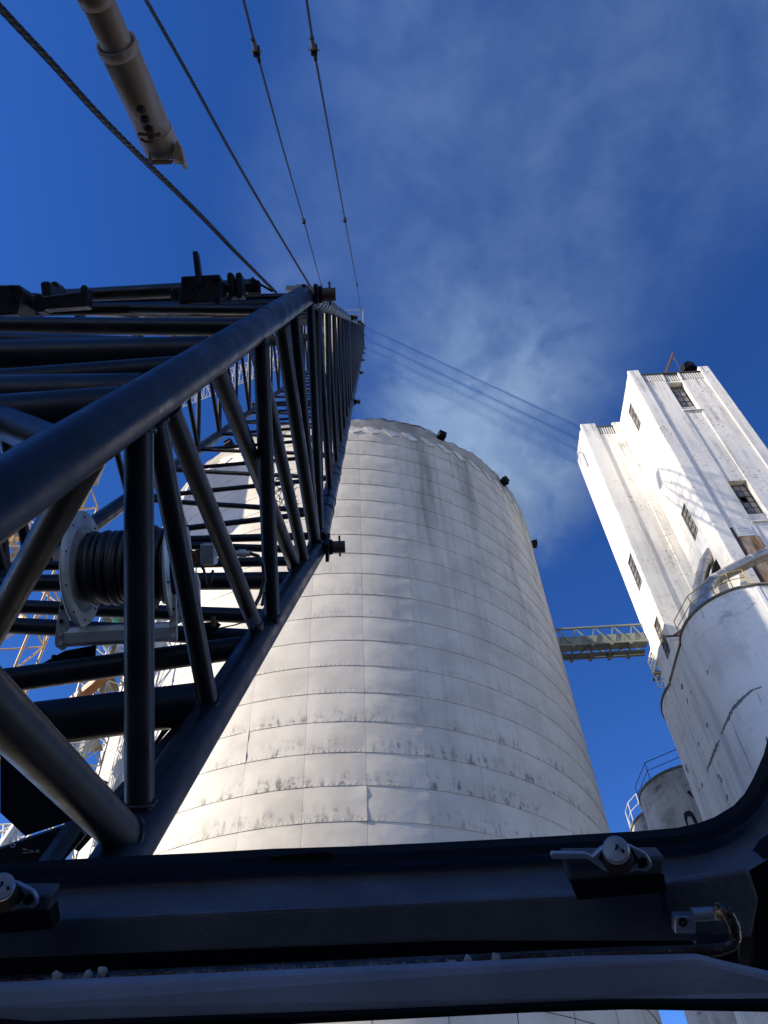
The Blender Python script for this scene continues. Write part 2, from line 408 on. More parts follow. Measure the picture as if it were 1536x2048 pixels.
tag(restv.obj('panel_rest', MAT['sheet'], silo), kind='stuff'); bpy.data.objects['panel_rest'].name = 'wall_sheeting'
# concrete crown above the last ring with its broken edge
def crown_h(d):
    h = .92 + .10 * math.sin(d * .05) + .05 * math.sin(d * .31 + 1) + .035 * math.sin(d * 1.13)
    if d > -9 and d < 60: h -= .30 * max(0, math.sin(d * .21 + .6)) ** 2 + .13 * abs(math.sin(d * .9))
    if d > 60: h -= .04 * (d - 60) ** .5
    return h
mb = MB(); vs = []; nn = 540
hs_ = [crown_h((k / nn) * 360 - 180) + random.uniform(-.03, .03) for k in range(nn)]
for (r, top) in ((SR + .02, 0), (SR + .05, 1), (SR - .35, 2), (SR - .35, 3)):
    for k in range(nn):
        d = (k / nn) * 360 - 180
        z = RH0 + .01 if top in (0, 3) else RH0 + hs_[k] + (random.uniform(-.02, .02) if top == 2 else 0)
        vs.append(silo_pt(d, r, z))
fs = [[t * nn + k, t * nn + (k + 1) % nn, ((t + 1) % 4) * nn + (k + 1) % nn, ((t + 1) % 4) * nn + k] for t in range(4) for k in range(nn)]
mb.add(vs, fs); mb.obj('crown_wall', MAT['crown'], silo)
# pale triangular flashings hanging below the crown
mb = MB()
for k in range(-18, 20):
    d = -2.8 + STEP * .5 * k + 1.2; wv = 4.6
    def q(dd, z, r): return silo_pt(dd, r, z)
    zt = RH0 + .02; r0, r1 = SR + .075, SR + .045
    mid = d + wv * .55
    loop = [q(d, zt - .02, r0), q(d + wv * .5, zt, r0), q(d + wv, zt - .42, r0), q(d + wv * .5, zt - .62, r0)]
    inn = [q(d, zt - .02, r1), q(d + wv * .5, zt, r1), q(d + wv, zt - .42, r1), q(d + wv * .5, zt - .62, r1)]
    b = MB(); b.add(loop + inn, [[0, 1, 2, 3], [7, 6, 5, 4], [0, 4, 5, 1], [1, 5, 6, 2], [2, 6, 7, 3], [3, 7, 4, 0]])
    b.obj('flashing', MAT['flash'], silo)
# rubble and bent reinforcement on the rim
mb = MB()
for k in range(170):
    d = random.choice([random.uniform(-4, 9), random.uniform(14, 24), random.uniform(-70, 75)])
    r = SR - random.uniform(.02, .3); s_ = random.uniform(.03, .12)
    c = silo_pt(d, r, RH0 + crown_h(d) + random.uniform(-.05, .06))
    t = [Vector((random.uniform(-1, 1), random.uniform(-1, 1), random.uniform(-1, 1))).normalized() * s_ * random.uniform(.6, 1.3) for _ in range(6)]
    mb.add([c + Vector((s_, 0, 0)), c - Vector((s_, 0, 0)), c + Vector((0, s_, 0)), c - Vector((0, s_, 0)), c + t[0], c - t[1]], [[0, 2, 4], [2, 1, 4], [1, 3, 4], [3, 0, 4], [2, 0, 5], [1, 2, 5], [3, 1, 5], [0, 3, 5]])
tag(mb.obj('rubble', MAT['rubble'], silo), kind='stuff')
for k in range(34):
    d = random.choice([random.uniform(2, 50), random.uniform(-60, 80), random.uniform(12, 26)]); L = random.uniform(4, 13); pts = []
    o1, o2 = random.uniform(0, 6), random.uniform(.04, .22)
    for i in range(9):
        dd = d + L * i / 8
        pts.append(silo_pt(dd, SR + .05 * math.sin(i + o1), RH0 + crown_h(dd) * .98 + o2 * math.sin(math.pi * i / 8) + random.uniform(-.02, .04)))
    MB().path(pts, .013, 5).obj('reinforcing_bar', MAT['rebar'], silo)
for d, z in ((30.6, .66), (54.6, .55), (80.5, .45), (-29, .85)):
    c = silo_pt(d, SR + .12, RH0 + z); rad = Vector((math.sin(R_(d)), -math.cos(R_(d)), 0)); tg = Vector((math.cos(R_(d)), math.sin(R_(d)), 0))
    b = MB().obox(c, rad * .27, tg * .2, Vector((0, 0, .12))); b.obox(c + rad * .2 + Vector((0, 0, .14)), rad * .14, tg * .22, Vector((0, 0, .015)))
    b.obj('rim_bracket', MAT['black'], silo)
# ------------------------------------------------------------------ head house (two towers, one building)
KS = .9; GZ = -4.0 / KS
hh = thing('headhouse', 'tall white concrete headhouse of two joined towers with steel windows', 'building', (21.06, 34, GZ))
def wall_profile(name, cuts, z0, z1, back, holes=()):
    "front wall as piers of different depth; cuts = (x0, x1, y); holes = (x0, x1, z0, z1) leaving an opening"
    for (x0, x1, y) in cuts:
        hz = [h for h in holes if h[0] >= x0 - .01 and h[1] <= x1 + .01]
        b = MB(); zz = z0
        for h in sorted(hz, key=lambda q: q[2]):
            b.box(x0, x1, y, back, zz, h[2]); zz = h[3]
            if h[0] > x0 + .02: b.box(x0, h[0], y, back, h[2], h[3])
            if h[1] < x1 - .02: b.box(h[1], x1, y, back, h[2], h[3])
        b.box(x0, x1, y, back, zz, z1); b.obj(name, MAT['tower'], hh)
TOP = 58.1
wall_profile('wall_pier', [(21.24, 21.95, 34.0), (26.97, 27.79, 34.0)], GZ, 58.72, 34.75)
wall_profile('wall_panel', [(21.95, 23.70, 34.12), (25.06, 26.97, 34.12)], GZ, 56.96, 34.75)
wall_profile('wall_bay', [(23.70, 25.06, 34.2)], GZ, 56.96, 34.9, [(23.7, 25.06, 52.42, 56.72), (23.7, 25.06, 38.86, 43.28), (23.9, 24.9, 33.6, 36.9)])
def window(x0, x1, z0, z1, y, cols, rows, axis='x', dark=(), parent=hh, opened=None):
    "steel sash in a plane; axis x: facing -y, axis y: facing -x (then y is the x position)"
    fr = MB(); t = .045
    def bx(b, u0, u1, w0, w1, d0, d1):
        if axis == 'x': b.box(u0, u1, y + d0, y + d1, w0, w1)
        else: b.box(y + d0, y + d1, u0, u1, w0, w1)
    bx(fr, x0, x0 + t, z0, z1, -.03, .04); bx(fr, x1 - t, x1, z0, z1, -.03, .04); bx(fr, x0 + t, x1 - t, z0, z0 + t, -.03, .04); bx(fr, x0 + t, x1 - t, z1 - t, z1, -.03, .04)
    wo_ = fr.obj('window', MAT['frame'], parent)
    for c in range(1, cols): b = MB(); u = x0 + (x1 - x0) * c / cols; bx(b, u - .018, u + .018, z0 + t, z1 - t, -.02, .03); b.obj('mullion', MAT['frame'], wo_)
    for r in range(1, rows): b = MB(); zz = z0 + (z1 - z0) * r / rows; tt = .018 if (r * 7 + cols) % 2 else .028; bx(b, x0 + t, x1 - t, zz - tt, zz + tt, -.024, .034); b.obj('glazing_bar', MAT['frame'], wo_)
    for c in range(cols):
        for r in range(rows):
            if (c, r) in dark: continue
            b = MB(); du = (x1 - x0) / cols; dz = (z1 - z0) / rows; rn = random.Random(c * 31 + r * 7 + int(z0)); tl = rn.uniform(-.006, .006)
            bx(b, x0 + du * c + .02, x0 + du * (c + 1) - .02, z0 + dz * r + .03, z0 + dz * (r + 1) - .03, .005 + tl, .012 + tl)
            b.obj('pane', MAT['glass'], wo_)
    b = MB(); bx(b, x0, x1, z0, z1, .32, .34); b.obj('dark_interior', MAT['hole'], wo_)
    return wo_
window(23.71, 25.05, 53.62, 56.62, 34.62, 3, 4)
MB().box(23.70, 25.06, 34.60, 34.8, 52.45, 53.60).obj('spandrel', MAT['tower'], hh)
MB().box(23.64, 25.12, 34.06, 34.7, 52.30, 52.42).obj('ledge', MAT['tower'], hh)
window(23.71, 25.05, 40.16, 43.22, 34.62, 3, 5, dark=((1, 2),))
MB().box(23.70, 25.06, 34.60, 34.8, 38.95, 40.14).obj('spandrel', MAT['tower'], hh)
MB().box(23.64, 25.12, 34.06, 34.7, 38.76, 38.88).obj('ledge', MAT['tower'], hh)
window(23.91, 24.89, 33.62, 36.88, 34.62, 2, 4)
# louvre bands under the roof edge
def louvre(x0, x1, y, z0, z1, stepx=.2):
    MB().box(x0, x1, y + .12, y + .2, z0, z1).obj('louvre_back', MAT['shadowgap'], hh)
    b = MB(); x = x0 + .03
    while x < x1 - .05:
        b.prism([(x, y, z0 + .02), (x + .09, y - .02, z0 + .02), (x + .08, y + .1, z0 + .02), (x + .01, y + .1, z0 + .02)], (0, 0, z1 - z0 - .04)); x += stepx
    tag(b.obj('louvre_slats', MAT['louvre'], hh), kind='stuff')
louvre(21.95, 23.68, 34.12, 56.98, 58.0); louvre(23.78, 25.02, 34.2, 56.98, 58.0); louvre(25.14, 26.97, 34.12, 56.98, 58.0)
MB().box(23.68, 23.78, 34.10, 34.75, 56.98, 58.0).obj('louvre_post', MAT['tower'], hh)
MB().box(25.02, 25.14, 34.04, 34.75, 56.98, 58.0).obj('louvre_post', MAT['tower'], hh)
MB().box(21.95, 26.97, 34.05, 34.9, 58.02, 58.16).obj('roof_edge', MAT['frame'], hh)
# main tower side wall (faces -x) with openings for windows
def side_wall(name, x, yr, z0, z1, holes, th=.5):
    b = MB(); zz = z0
    for (ya, yb, za, zb) in sorted(holes, key=lambda q: q[2]):
        b.box(x, x + th, yr[0], yr[1], zz, za); b.box(x, x + th, yr[0], ya, za, zb); b.box(x, x + th, yb, yr[1], za, zb); zz = zb
    b.box(x, x + th, yr[0], yr[1], zz, z1); return b.obj(name, MAT['tower'], hh)
side_wall('side_wall', 21.063, (34.26, 43.0), GZ, 58.5, [(35.92, 36.95, 53.72, 56.85), (35.85, 36.97, 40.30, 43.25)])
window(35.93, 36.94, 53.73, 56.84, 21.16, 2, 4, 'y'); window(35.86, 36.96, 40.31, 43.24, 21.16, 2, 5, 'y')
MB().box(26.97, 27.79, 34.8, 43.0, GZ, 58.5).box(21.6, 26.9, 42.4, 43.0, GZ, 58.5).obj('side_wall', MAT['tower'], hh)
MB().box(21.6, 26.96, 34.95, 42.35, 57.6, 58.0).obj('roof_slab', MAT['core'], hh)
# lower-set second tower
wall_profile('wall_pier', [(17.78, 18.87, 38.95), (20.36, 21.055, 38.95)], GZ, 58.55, 39.5)
wall_profile('wall_panel', [(18.87, 20.36, 39.07)], GZ, 57.0, 39.5)
louvre(18.9, 20.34, 39.07, 57.02, 58.05); MB().box(18.87, 20.36, 39.0, 39.6, 58.07, 58.2).obj('roof_edge', MAT['frame'], hh)
side_wall('side_wall', 17.603, (39.205, 42.5), GZ, 57.9, [(39.52, 40.66, 39.44, 42.43), (39.52, 40.60, 33.17, 36.16)])
MB().box(17.6, 18.1, 39.505, 41.9, 57.92, 58.4).obj('parapet', MAT['tower'], hh)
window(39.54, 40.64, 39.46, 42.41, 17.68, 2, 5, 'y'); window(39.54, 40.58, 33.19, 36.14, 17.68, 2, 5, 'y')
MB().box(18.15, 21.05, 39.6, 42.5, 57.2, 57.6).box(18.1, 21.05, 42.1, 42.5, GZ, 57.1).obj('roof_slab', MAT['core'], hh)
def worn_corner(x, y, z0, z1, wx, wy):
    "rounded, chipped corner between a front pier and a side wall"
    rnd = random.Random(int(x * 10)); b = MB(); z = z0; rows = []
    while z < z1:
        a_, c_ = rnd.uniform(.02, .10) + (.08 if rnd.random() < .12 else 0), rnd.uniform(.01, .07)
        rows.append([(x + wx, y, z), (x + min(a_ * 1.3, wx - .02), y + .002, z), (x + c_ * .4, y + c_ * .4, z), (x + .003, y + min(a_, wy - .02), z), (x + .003, y + wy, z), (x + wx, y + wy, z)])
        z += rnd.uniform(.10, .30)
    rows.append([(p[0], p[1], z1) for p in rows[-1]]); vs = [p for r in rows for p in r]; k = 6
    fs = [[i * k + j, i * k + (j + 1) % k, (i + 1) * k + (j + 1) % k, (i + 1) * k + j] for i in range(len(rows) - 1) for j in range(k)]
    fs += [[0, 1, 2, 3, 4, 5], [len(vs) - 6 + j for j in (5, 4, 3, 2, 1, 0)]]
    b.add(vs, fs); b.obj('worn_corner', MAT['tower'], hh)
worn_corner(21.06, 34.0, 25, 58.72, .178, .258); worn_corner(17.6, 38.95, 25, 58.55, .178, .253)
# small fittings on the towers
mp_ = PY(1374, 905, 40.2)
b = MB(); b.tube((17.5, 40.6, 54.6), (17.5, 40.6, 56.4), .07, 8); b.path([(17.5, 40.6, 56.4), (17.3, 40.6, 56.7), (17.1, 40.8, 56.7)], .06, 8); b.obj('wall_pipe', MAT['galv'], hh)
b = MB(); b.box(22.35, 23.35, 34.06, 34.10, 37.45, 38.4); pl_ = b.obj('plate', MAT['plate'], hh)
b = MB()
for i in range(6):
    for j in range(3):
        if (i * 5 + j * 3) % 7 != 2: b.box(22.48 + i * .13, 22.53 + i * .13, 34.045, 34.058, 37.62 + j * .25, 37.65 + j * .25)
tag(b.obj('plate_bolts', MAT['frame'], pl_), kind='stuff')
MB().box(22.25, 23.55, 34.075, 34.11, 30.5, 37.4).obj('rust_stained_board', MAT['ruststain'], hh)
MB().box(21.97, 22.2, 34.05, 34.115, 30.5, 38.3).obj('service_duct', MAT['frame'], hh)
b = MB(); b.bar((23.9, 35.2, 58.1), PY(1346, 706, 34.6), .16, .16); b.obj('hoist_beam', MAT['rust'], hh)
b = MB(); a_ = PY(1347, 714, 34.6); b.tube(a_, PY(1362, 745, 34.1), .012, 5); b.tube(a_ + Vector((.08, 0, 0)), PY(1366, 748, 34.1), .012, 5); b.obox(a_ - Vector((0, 0, .35)), (.08, 0, 0), (0, .06, 0), (0, 0, .14)); b.obj('hoist_block', MAT['rust'], hh)
dome = MB(); dc = PY(1369, 728, 35.6); dome.lathe((dc.x, 35.6, dc.z - 1.55), (0, 0, 1), [(.68, 0), (.68, .7), (.62, .92), (.45, 1.15), (.2, 1.29), (0.01, 1.32)], 24); dome.obj('roof_ventilator', MAT['black'], hh)
# pipe chase in the corner between the towers
b = MB(); b.box(20.25, 20.62, 38.55, 38.94, 29, 37.0); b.box(20.66, 20.98, 38.45, 38.94, 29, 37.6); b.obj('pipe_chase', MAT['tower'], hh)
b = MB(); b.bar((17.2, 38.6, 33.5), (18.6, 38.6, 33.5), .05, .12); b.bar((17.7, 38.55, 33.45), (18.5, 38.4, 33.9), .05, .12); b.obj('corner_bracket', MAT['rust'], hh)

# ------------------------------------------------------------------ round concrete bins in front of the head house
ZB = 30.0
def bin_(name, label, c, r, z, material, n=64, group='concrete bins beside the headhouse'):
    t = thing(name, label, 'silo', (c[0], c[1], GZ), group)
    MB().lathe((c[0], c[1], GZ), (0, 0, 1), [(r, 0), (r, z - GZ - .16)], n).obj('wall', material, t)
    MB().lathe((c[0], c[1], z - .16), (0, 0, 1), [(r - .2, 0), (r + .07, 0), (r + .07, .16), (r - .3, .16)], n).obj('rim_band', MAT['rimband'], t)
    MB().lathe((c[0], c[1], z - .05), (0, 0, 1), [(r - .1, 0), (.01, .25)], n).obj('roof', MAT['core'], t)
    return t
MAT['rimband'] = mat('dark_weathered_rim', (.20, .18, .14), .9, dark=(.09, .08, .06), scale=2.5)
ca, ra = (19.75, 34.27), 3.5
binA = bin_('concrete_bin', 'largest cream concrete bin with yellow railing and long grey crack repair', ca, ra, ZB, MAT['silo'])
cb, rb = (20.5, 40.1), 4.3
binB = bin_('concrete_bin', 'plain cream concrete bin bulging out behind the flat wall under the headhouse', cb, rb, ZB, MAT['silo'])
binC = bin_('concrete_bin', 'grey flaking bin with railing and broken dark opening near its top', (19.85, 50.7), 3.37, ZB, MAT['oldsilo'])
binD = bin_('concrete_bin', 'farthest grey bin of the row, only its curved edge showing', (20.1, 55.0), 3.55, ZB, MAT['oldsilo'])
# infill wall between the first two bins
iw = MB().box(16.36, 18.5, 35.3, 38.45, GZ, ZB - .16).obj('infill_wall', MAT['silo'], binA)
MB().box(16.30, 18.5, 35.2, 38.5, ZB - .16, ZB).obj('rim_band', MAT['rimband'], binA)
iw2 = MB().box(16.75, 19, 42.6, 47.6, GZ, ZB - 8).obj('infill_wall', MAT['silo'], binB)
MB().box(16.31, 16.38, 35.22, 35.36, GZ, ZB - .3).box(16.31, 16.38, 38.36, 38.5, GZ, ZB - .3).obj('cover_strip', MAT['plate'], binA)
def binpt(c, r, deg, z): return Vector((c[0] + r * math.sin(R_(deg)), c[1] - r * math.cos(R_(deg)), z))
sd = math.degrees(math.atan2(19.54 - ca[0], ca[1] - 30.9))
for dg, wd in ((sd, 1.6), (26, 1.2)):
    pv = [binpt(ca, ra + .035, dg - wd, GZ), binpt(ca, ra + .035, dg + wd, GZ), binpt(ca, ra + .035, dg + wd, ZB - .2), binpt(ca, ra + .035, dg - wd, ZB - .2)]
    iv = [binpt(ca, ra - .05, dg - wd, GZ), binpt(ca, ra - .05, dg + wd, GZ), binpt(ca, ra - .05, dg + wd, ZB - .2), binpt(ca, ra - .05, dg - wd, ZB - .2)]
    MB().add(pv + iv, [[0, 1, 2, 3], [0, 4, 5, 1], [1, 5, 6, 2], [2, 6, 7, 3], [3, 7, 4, 0]]).obj('cover_strip', MAT['plate'], binA)
# crack repairs and chips as thin raised ribbons following the walls
def wall_hit(x, y):
    r = ray(x, y); best = None
    for (c, rr) in ((ca, ra), (cb, rb)):
        a = r.x ** 2 + r.y ** 2; bq = -2 * (r.x * c[0] + r.y * c[1]); cq = c[0] ** 2 + c[1] ** 2 - (rr + .006) ** 2; d = bq * bq - 4 * a * cq
        if d > 0:
            t = (-bq - math.sqrt(d)) / 2 / a; best = t if best is None else min(best, t)
    p = PX(x, y, 16.352)
    if 35.3 < p.y < 38.45: t = p.y / r.y; best = t if best is None else min(best, t)
    return r * best if best else None
def ribbon(pts, wid, name='crack_repair'):
    rnd = random.Random(len(pts) * 13 + int(pts[0][0])); L = []; Rr_ = []
    dense = []
    for (a, b_) in zip(pts[:-1], pts[1:]):
        for k in range(5): t = k / 5; dense.append((a[0] + (b_[0] - a[0]) * t, a[1] + (b_[1] - a[1]) * t))
    dense.append(pts[-1])
    for i, (x, y) in enumerate(dense):
        x2, y2 = dense[min(i + 1, len(dense) - 1)]; x1, y1 = dense[max(i - 1, 0)]
        n_ = Vector((-(y2 - y1), x2 - x1)); n_ = n_.normalized() if n_.length else Vector((1, 0))
        ww = wid * (.35 + .65 * math.sin(math.pi * (i + .6) / (len(dense) + .2))) * rnd.uniform(.6, 1.35)
        jx = rnd.uniform(-.7, .7)
        p, q = wall_hit(x + n_.x * ww + jx, y + n_.y * ww), wall_hit(x - n_.x * ww + jx, y - n_.y * ww)
        if p is None or q is None: return
        L.append(p); Rr_.append(q)
    b = MB(); m = len(L); back = .004
    vs = L + Rr_; cen = ray(*pts[0]).normalized()
    vs2 = [v + cen * .02 for v in vs]
    fs = [[i, i + 1, m + i + 1, m + i] for i in range(m - 1)] + [[i, 2 * m + i, 2 * m + i + 1, i + 1] for i in range(m - 1)] + [[m + i, m + i + 1, 3 * m + i + 1, 3 * m + i] for i in range(m - 1)]
    b.add(vs + vs2, fs); b.obj(name, MAT['patch'], binA)
ribbon([(1523, 1374), (1505, 1380), (1489, 1393), (1478, 1404), (1465, 1418), (1456, 1438), (1448, 1455), (1442, 1470)], 3.2)
ribbon([(1440, 1478), (1434, 1490), (1428, 1505), (1420, 1525), (1413, 1545)], 3.2)
for (x, y, w_, h_) in ((1415, 1344, 2, 5), (1420, 1333, 1, 2), (1364, 1373, 2.4, 6), (1382, 1384, 1, 4), (1374, 1398, 1, 4), (1375, 1403, 1.3, 4), (1414, 1450, 2, 5), (1397, 1488, 1.4, 4), (1437, 1552, 1.8, 5), (1442, 1560, 1.8, 6), (1404, 1570, 1.6, 5), (1454, 1595, 2, 7), (1485, 1615, 3, 7), (1491, 1547, .8, 2), (1533, 1478, 1.5, 5), (1406, 1505, .8, 2), (1372, 1535, 1.2, 7), (1376, 1542, 1, 5)):
    ribbon([(x - h_ * .15, y - h_), (x + .1, y), (x + h_ * .15, y + h_)], w_, 'chipped_patch')
ribbon([(1462, 1441), (1478, 1480), (1496, 1520), (1512, 1560)], .5, 'hairline_crack')
ribbon([(1514, 1384), (1520, 1398), (1526, 1413)], .7, 'hairline_crack')
ribbon([(1401, 1216), (1407, 1233), (1409, 1240)], .6, 'hairline_crack')
# openings broken into the old bin
def old_hit(x, y):
    r = ray(x, y); c, rr = (19.85, 50.7), 3.375
    a = r.x ** 2 + r.y ** 2; bq = -2 * (r.x * c[0] + r.y * c[1]); cq = c[0] ** 2 + c[1] ** 2 - rr ** 2; d = bq * bq - 4 * a * cq
    return r * ((-bq - math.sqrt(max(d, 0))) / 2 / a)
for poly in ([(1367, 1627), (1372, 1622), (1380, 1621), (1386, 1626), (1392, 1637), (1396, 1645), (1393, 1650), (1387, 1644), (1383, 1634), (1376, 1632), (1374, 1640), (1377, 1650), (1375, 1655), (1370, 1642)],
             [(1373, 1584), (1379, 1580), (1389, 1598), (1384, 1594)]):
    b = MB(); p_ = [old_hit(*q_) for q_ in poly]; dn = ray(1380, 1630).normalized()
    b.prism([v - dn * .03 for v in p_], dn * .12); b.obj('broken_opening', MAT['hole'], binC)
# railings
def railing(label, pts, hgt, m, group=None, mid=True, parent_z=0, r=.028):
    t = thing('railing', label, 'railing', pts[0], group)
    for p in pts: MB().tube(p, Vector(p) + Vector((0, 0, hgt)), r, 6).obj('post', m, t)
    MB().path([Vector(p) + Vector((0, 0, hgt)) for p in pts], r, 6).obj('top_rail', m, t)
    if mid: MB().path([Vector(p) + Vector((0, 0, hgt * .52)) for p in pts], r * .9, 6).obj('mid_rail', m, t)
    return t
railing('yellow steel railing round the edge of the big cream bin', [binpt(ca, ra, d, ZB) for d in (-96, -62)] + [binpt(ca, ra, d, ZB) for d in (-38, -22, -8)], 1.15, MAT['yellow'], 'railings on the concrete bins')
railing('dark railing on the rim of the flaking bin with the broken opening', [binpt((19.85, 50.7), 3.37, d, ZB) for d in (-112, -60, -12)], 1.3, MAT['frame'], 'railings on the concrete bins')
railing('thin pale railing on the farthest grey bin', [binpt((20.1, 55.0), 3.55, d, ZB) for d in (-120, -100, -80, -60)], 1.5, MAT['whitesteel'], 'railings on the concrete bins')
# ducts
def duct(label, pts, r, bands):
    t = thing('duct', label, 'duct', pts[0], 'bare metal ducts on the bin roof')
    # round the corners
    out = [Vector(pts[0])]
    for i in range(1, len(pts) - 1):
        a, b_, c = Vector(pts[i - 1]), Vector(pts[i]), Vector(pts[i + 1]); l = min((b_ - a).length, (c - b_).length) * .42
        p, q = b_ + (a - b_).normalized() * l, b_ + (c - b_).normalized() * l
        for k in range(6): s_ = k / 5; out.append(p * (1 - s_) ** 2 + b_ * 2 * s_ * (1 - s_) + q * s_ * s_)
    out.append(Vector(pts[-1]))
    MB().path(out, r, 20).obj('pipe', MAT['duct'], t)
    for k in range(1, len(out) - 1, bands):
        d = (out[k + 1] - out[k]).normalized(); MB().tube(out[k] - d * .03, out[k] + d * .03, r + .025, 20).obj('band', MAT['galv'], t)
    return t
duct('upright bent metal duct standing between bin roof and side wall', [PY(1388, 1245, 36.4), PY(1402, 1160, 36.4), PY(1412, 1122, 36.2), PY(1432, 1092, 36.0)], .40, 4)
duct('long slanting metal duct crossing the front of the headhouse', [PY(1404, 1222, 33.0), PY(1416, 1170, 33.0), PY(1446, 1150, 32.9), PY(1528, 1108, 32.6), PY(1600, 1092, 32.4)], .36, 3)
b = MB(); b.prism([PY(1436, 1105, 35.6), PY(1441, 1110, 35.6), PY(1444, 1140, 35.6), PY(1425, 1160, 35.6), PY(1427, 1130, 35.6)], (0, .6, 0)); tag(b.obj('duct_hopper', MAT['black']), 'black hopper between the two metal ducts above the bin roof', 'hopper')
b = MB(); b.prism([PY(1478, 1148, 33.4), PY(1487, 1146, 33.4), PY(1497, 1172, 33.4), PY(1482, 1176, 33.4)], (0, .5, 0)); tag(b.obj('duct_support', MAT['tower']), 'short white pier holding up the slanting duct', 'duct support')

# ------------------------------------------------------------------ conveyor bridge
br = thing('conveyor_bridge', 'grey green steel truss bridge from the big silo to the headhouse', 'bridge', (12, 43, 36.4))
x0, x1, y0, y1, zb, zt = 4.5, 17.55, 42.3, 43.75, 36.45, 37.95
for (yy, zz, nm) in ((y0, zb, 'bottom_chord'), (y0, zt, 'top_chord'), (y1, zb, 'bottom_chord'), (y1, zt, 'top_chord')):
    MB().bar((x0, yy, zz), (x1, yy, zz - .03), .13, .13).obj(nm, MAT['green_steel'], br)
k = 0; x = x0; bay = 1.32
while x < x1 - .3:
    xn = min(x + bay, x1)
    for yy in (y0, y1):
        MB().bar((x, yy, zb), (x + bay * .35, yy, zt), .075, .075).obj('truss_web', MAT['green_steel'], br)
        MB().bar((x + bay * .35, yy, zt), (xn, yy, zb), .075, .075).obj('truss_web', MAT['green_steel'], br)
    MB().bar((x, y0, zb - .08), (x, y1, zb - .08), .12, .16).obj('cross_beam', MAT['green_steel'], br)
    if x + bay < x1: MB().bar((x, y0 if k % 2 else y1, zb - .1), (xn, y1 if k % 2 else y0, zb - .1), .07, .07).obj('wind_brace', MAT['green_steel'], br)
    MB().obox((x, y1, zb - .16), (.12, 0, 0), (0, .1, 0), (0, 0, .1)).obox((x, y0, zb - .16), (.1, 0, 0), (0, .1, 0), (0, 0, .08)).obj('gusset', MAT['grating'], br)
    x += bay; k += 1
for i in range(9): MB().box(x0 + i * 1.45, x0 + i * 1.45 + 1.42, y0 + .12, y0 + .62, zb + .02, zb + .85).obj('belt_cover', MAT['green_panel'], br)
MB().box(x0, x1, y0 + .02, y0 + .7, zb - .02, zb + .0).obj('belt_tray', MAT['green_panel'], br)
MB().box(x0, x1, y0 + .95, y1 - .1, zb - .02, zb + .02).obj('walkway', MAT['grating'], br)
# caged landing at the back corner of the head house
lp = thing('access_platform', 'small white caged landing hanging on the headhouse below the bridge', 'platform', (17.3, 42.2, 32))
def pf(px, py, Y=42.3): return PY(px, py, Y)
segs = [((1302, 1300), (1296, 1323)), ((1296, 1323), (1306, 1346)), ((1312, 1322), (1306, 1347)), ((1296, 1323), (1312, 1322)), ((1301, 1333), (1310, 1333)), ((1307, 1308), (1302, 1332)), ((1309, 1346), (1322, 1346)), ((1309, 1352), (1319, 1376)), ((1319, 1376), (1331, 1375)), ((1315, 1352), (1312, 1364)), ((1326, 1356), (1322, 1374)), ((1312, 1351), (1324, 1351)), ((1315, 1363), (1326, 1363)), ((1306, 1308), (1296, 1323))]
for k, (a, b_) in enumerate(segs): MB().tube(pf(*a), pf(*b_), .045 if k != 2 else .12, 6).obj('cage_bar', MAT['whitesteel'] if k != 6 else MAT['tan'], lp)
MB().prism([pf(1309, 1347), pf(1322, 1347), pf(1321, 1342), pf(1311, 1340)], (0, .8, 0)).obj('floor_plate', MAT['grating'], lp)

KS = 1.0; GZ = -4.0
# ------------------------------------------------------------------ lattice towers on the left
def lattice(name, label, cat, x0, x1, y0, y1, z0, z1, bay, r, m, rb=None, group=None, cross=True):
    t = thing(name, label, cat, (x0, y0, z0), group); rb = rb or r * .6
    cs = [(x0, y0), (x1, y0), (x1, y1), (x0, y1)]
    for (x, y) in cs: MB().tube((x, y, z0), (x, y, z1), r, 8).obj('leg', m, t)
    z = z0; k = 0; far = MB(); cnt = 0
    while z < z1 - .1:
        zn = min(z + bay, z1)
        for i in range(4):
            a, b_ = cs[i], cs[(i + 1) % 4]
            if k % 2: a, b_ = b_, a
            show = z > 8
            if show and cnt < 260:
                MB().tube((a[0], a[1], zn), (b_[0], b_[1], zn), rb, 6).obj('ring_brace', m, t)
                if cross: MB().tube((a[0], a[1], z), (b_[0], b_[1], zn), rb, 6).obj('diagonal_brace', m, t)
                cnt += 1
            else:
                far.tube((a[0], a[1], zn), (b_[0], b_[1], zn), rb, 5)
                if cross: far.tube((a[0], a[1], z), (b_[0], b_[1], zn), rb, 5)
        z = zn; k += 1
    if far.v: tag(far.obj('bracing', m, t), kind='stuff')
    return t
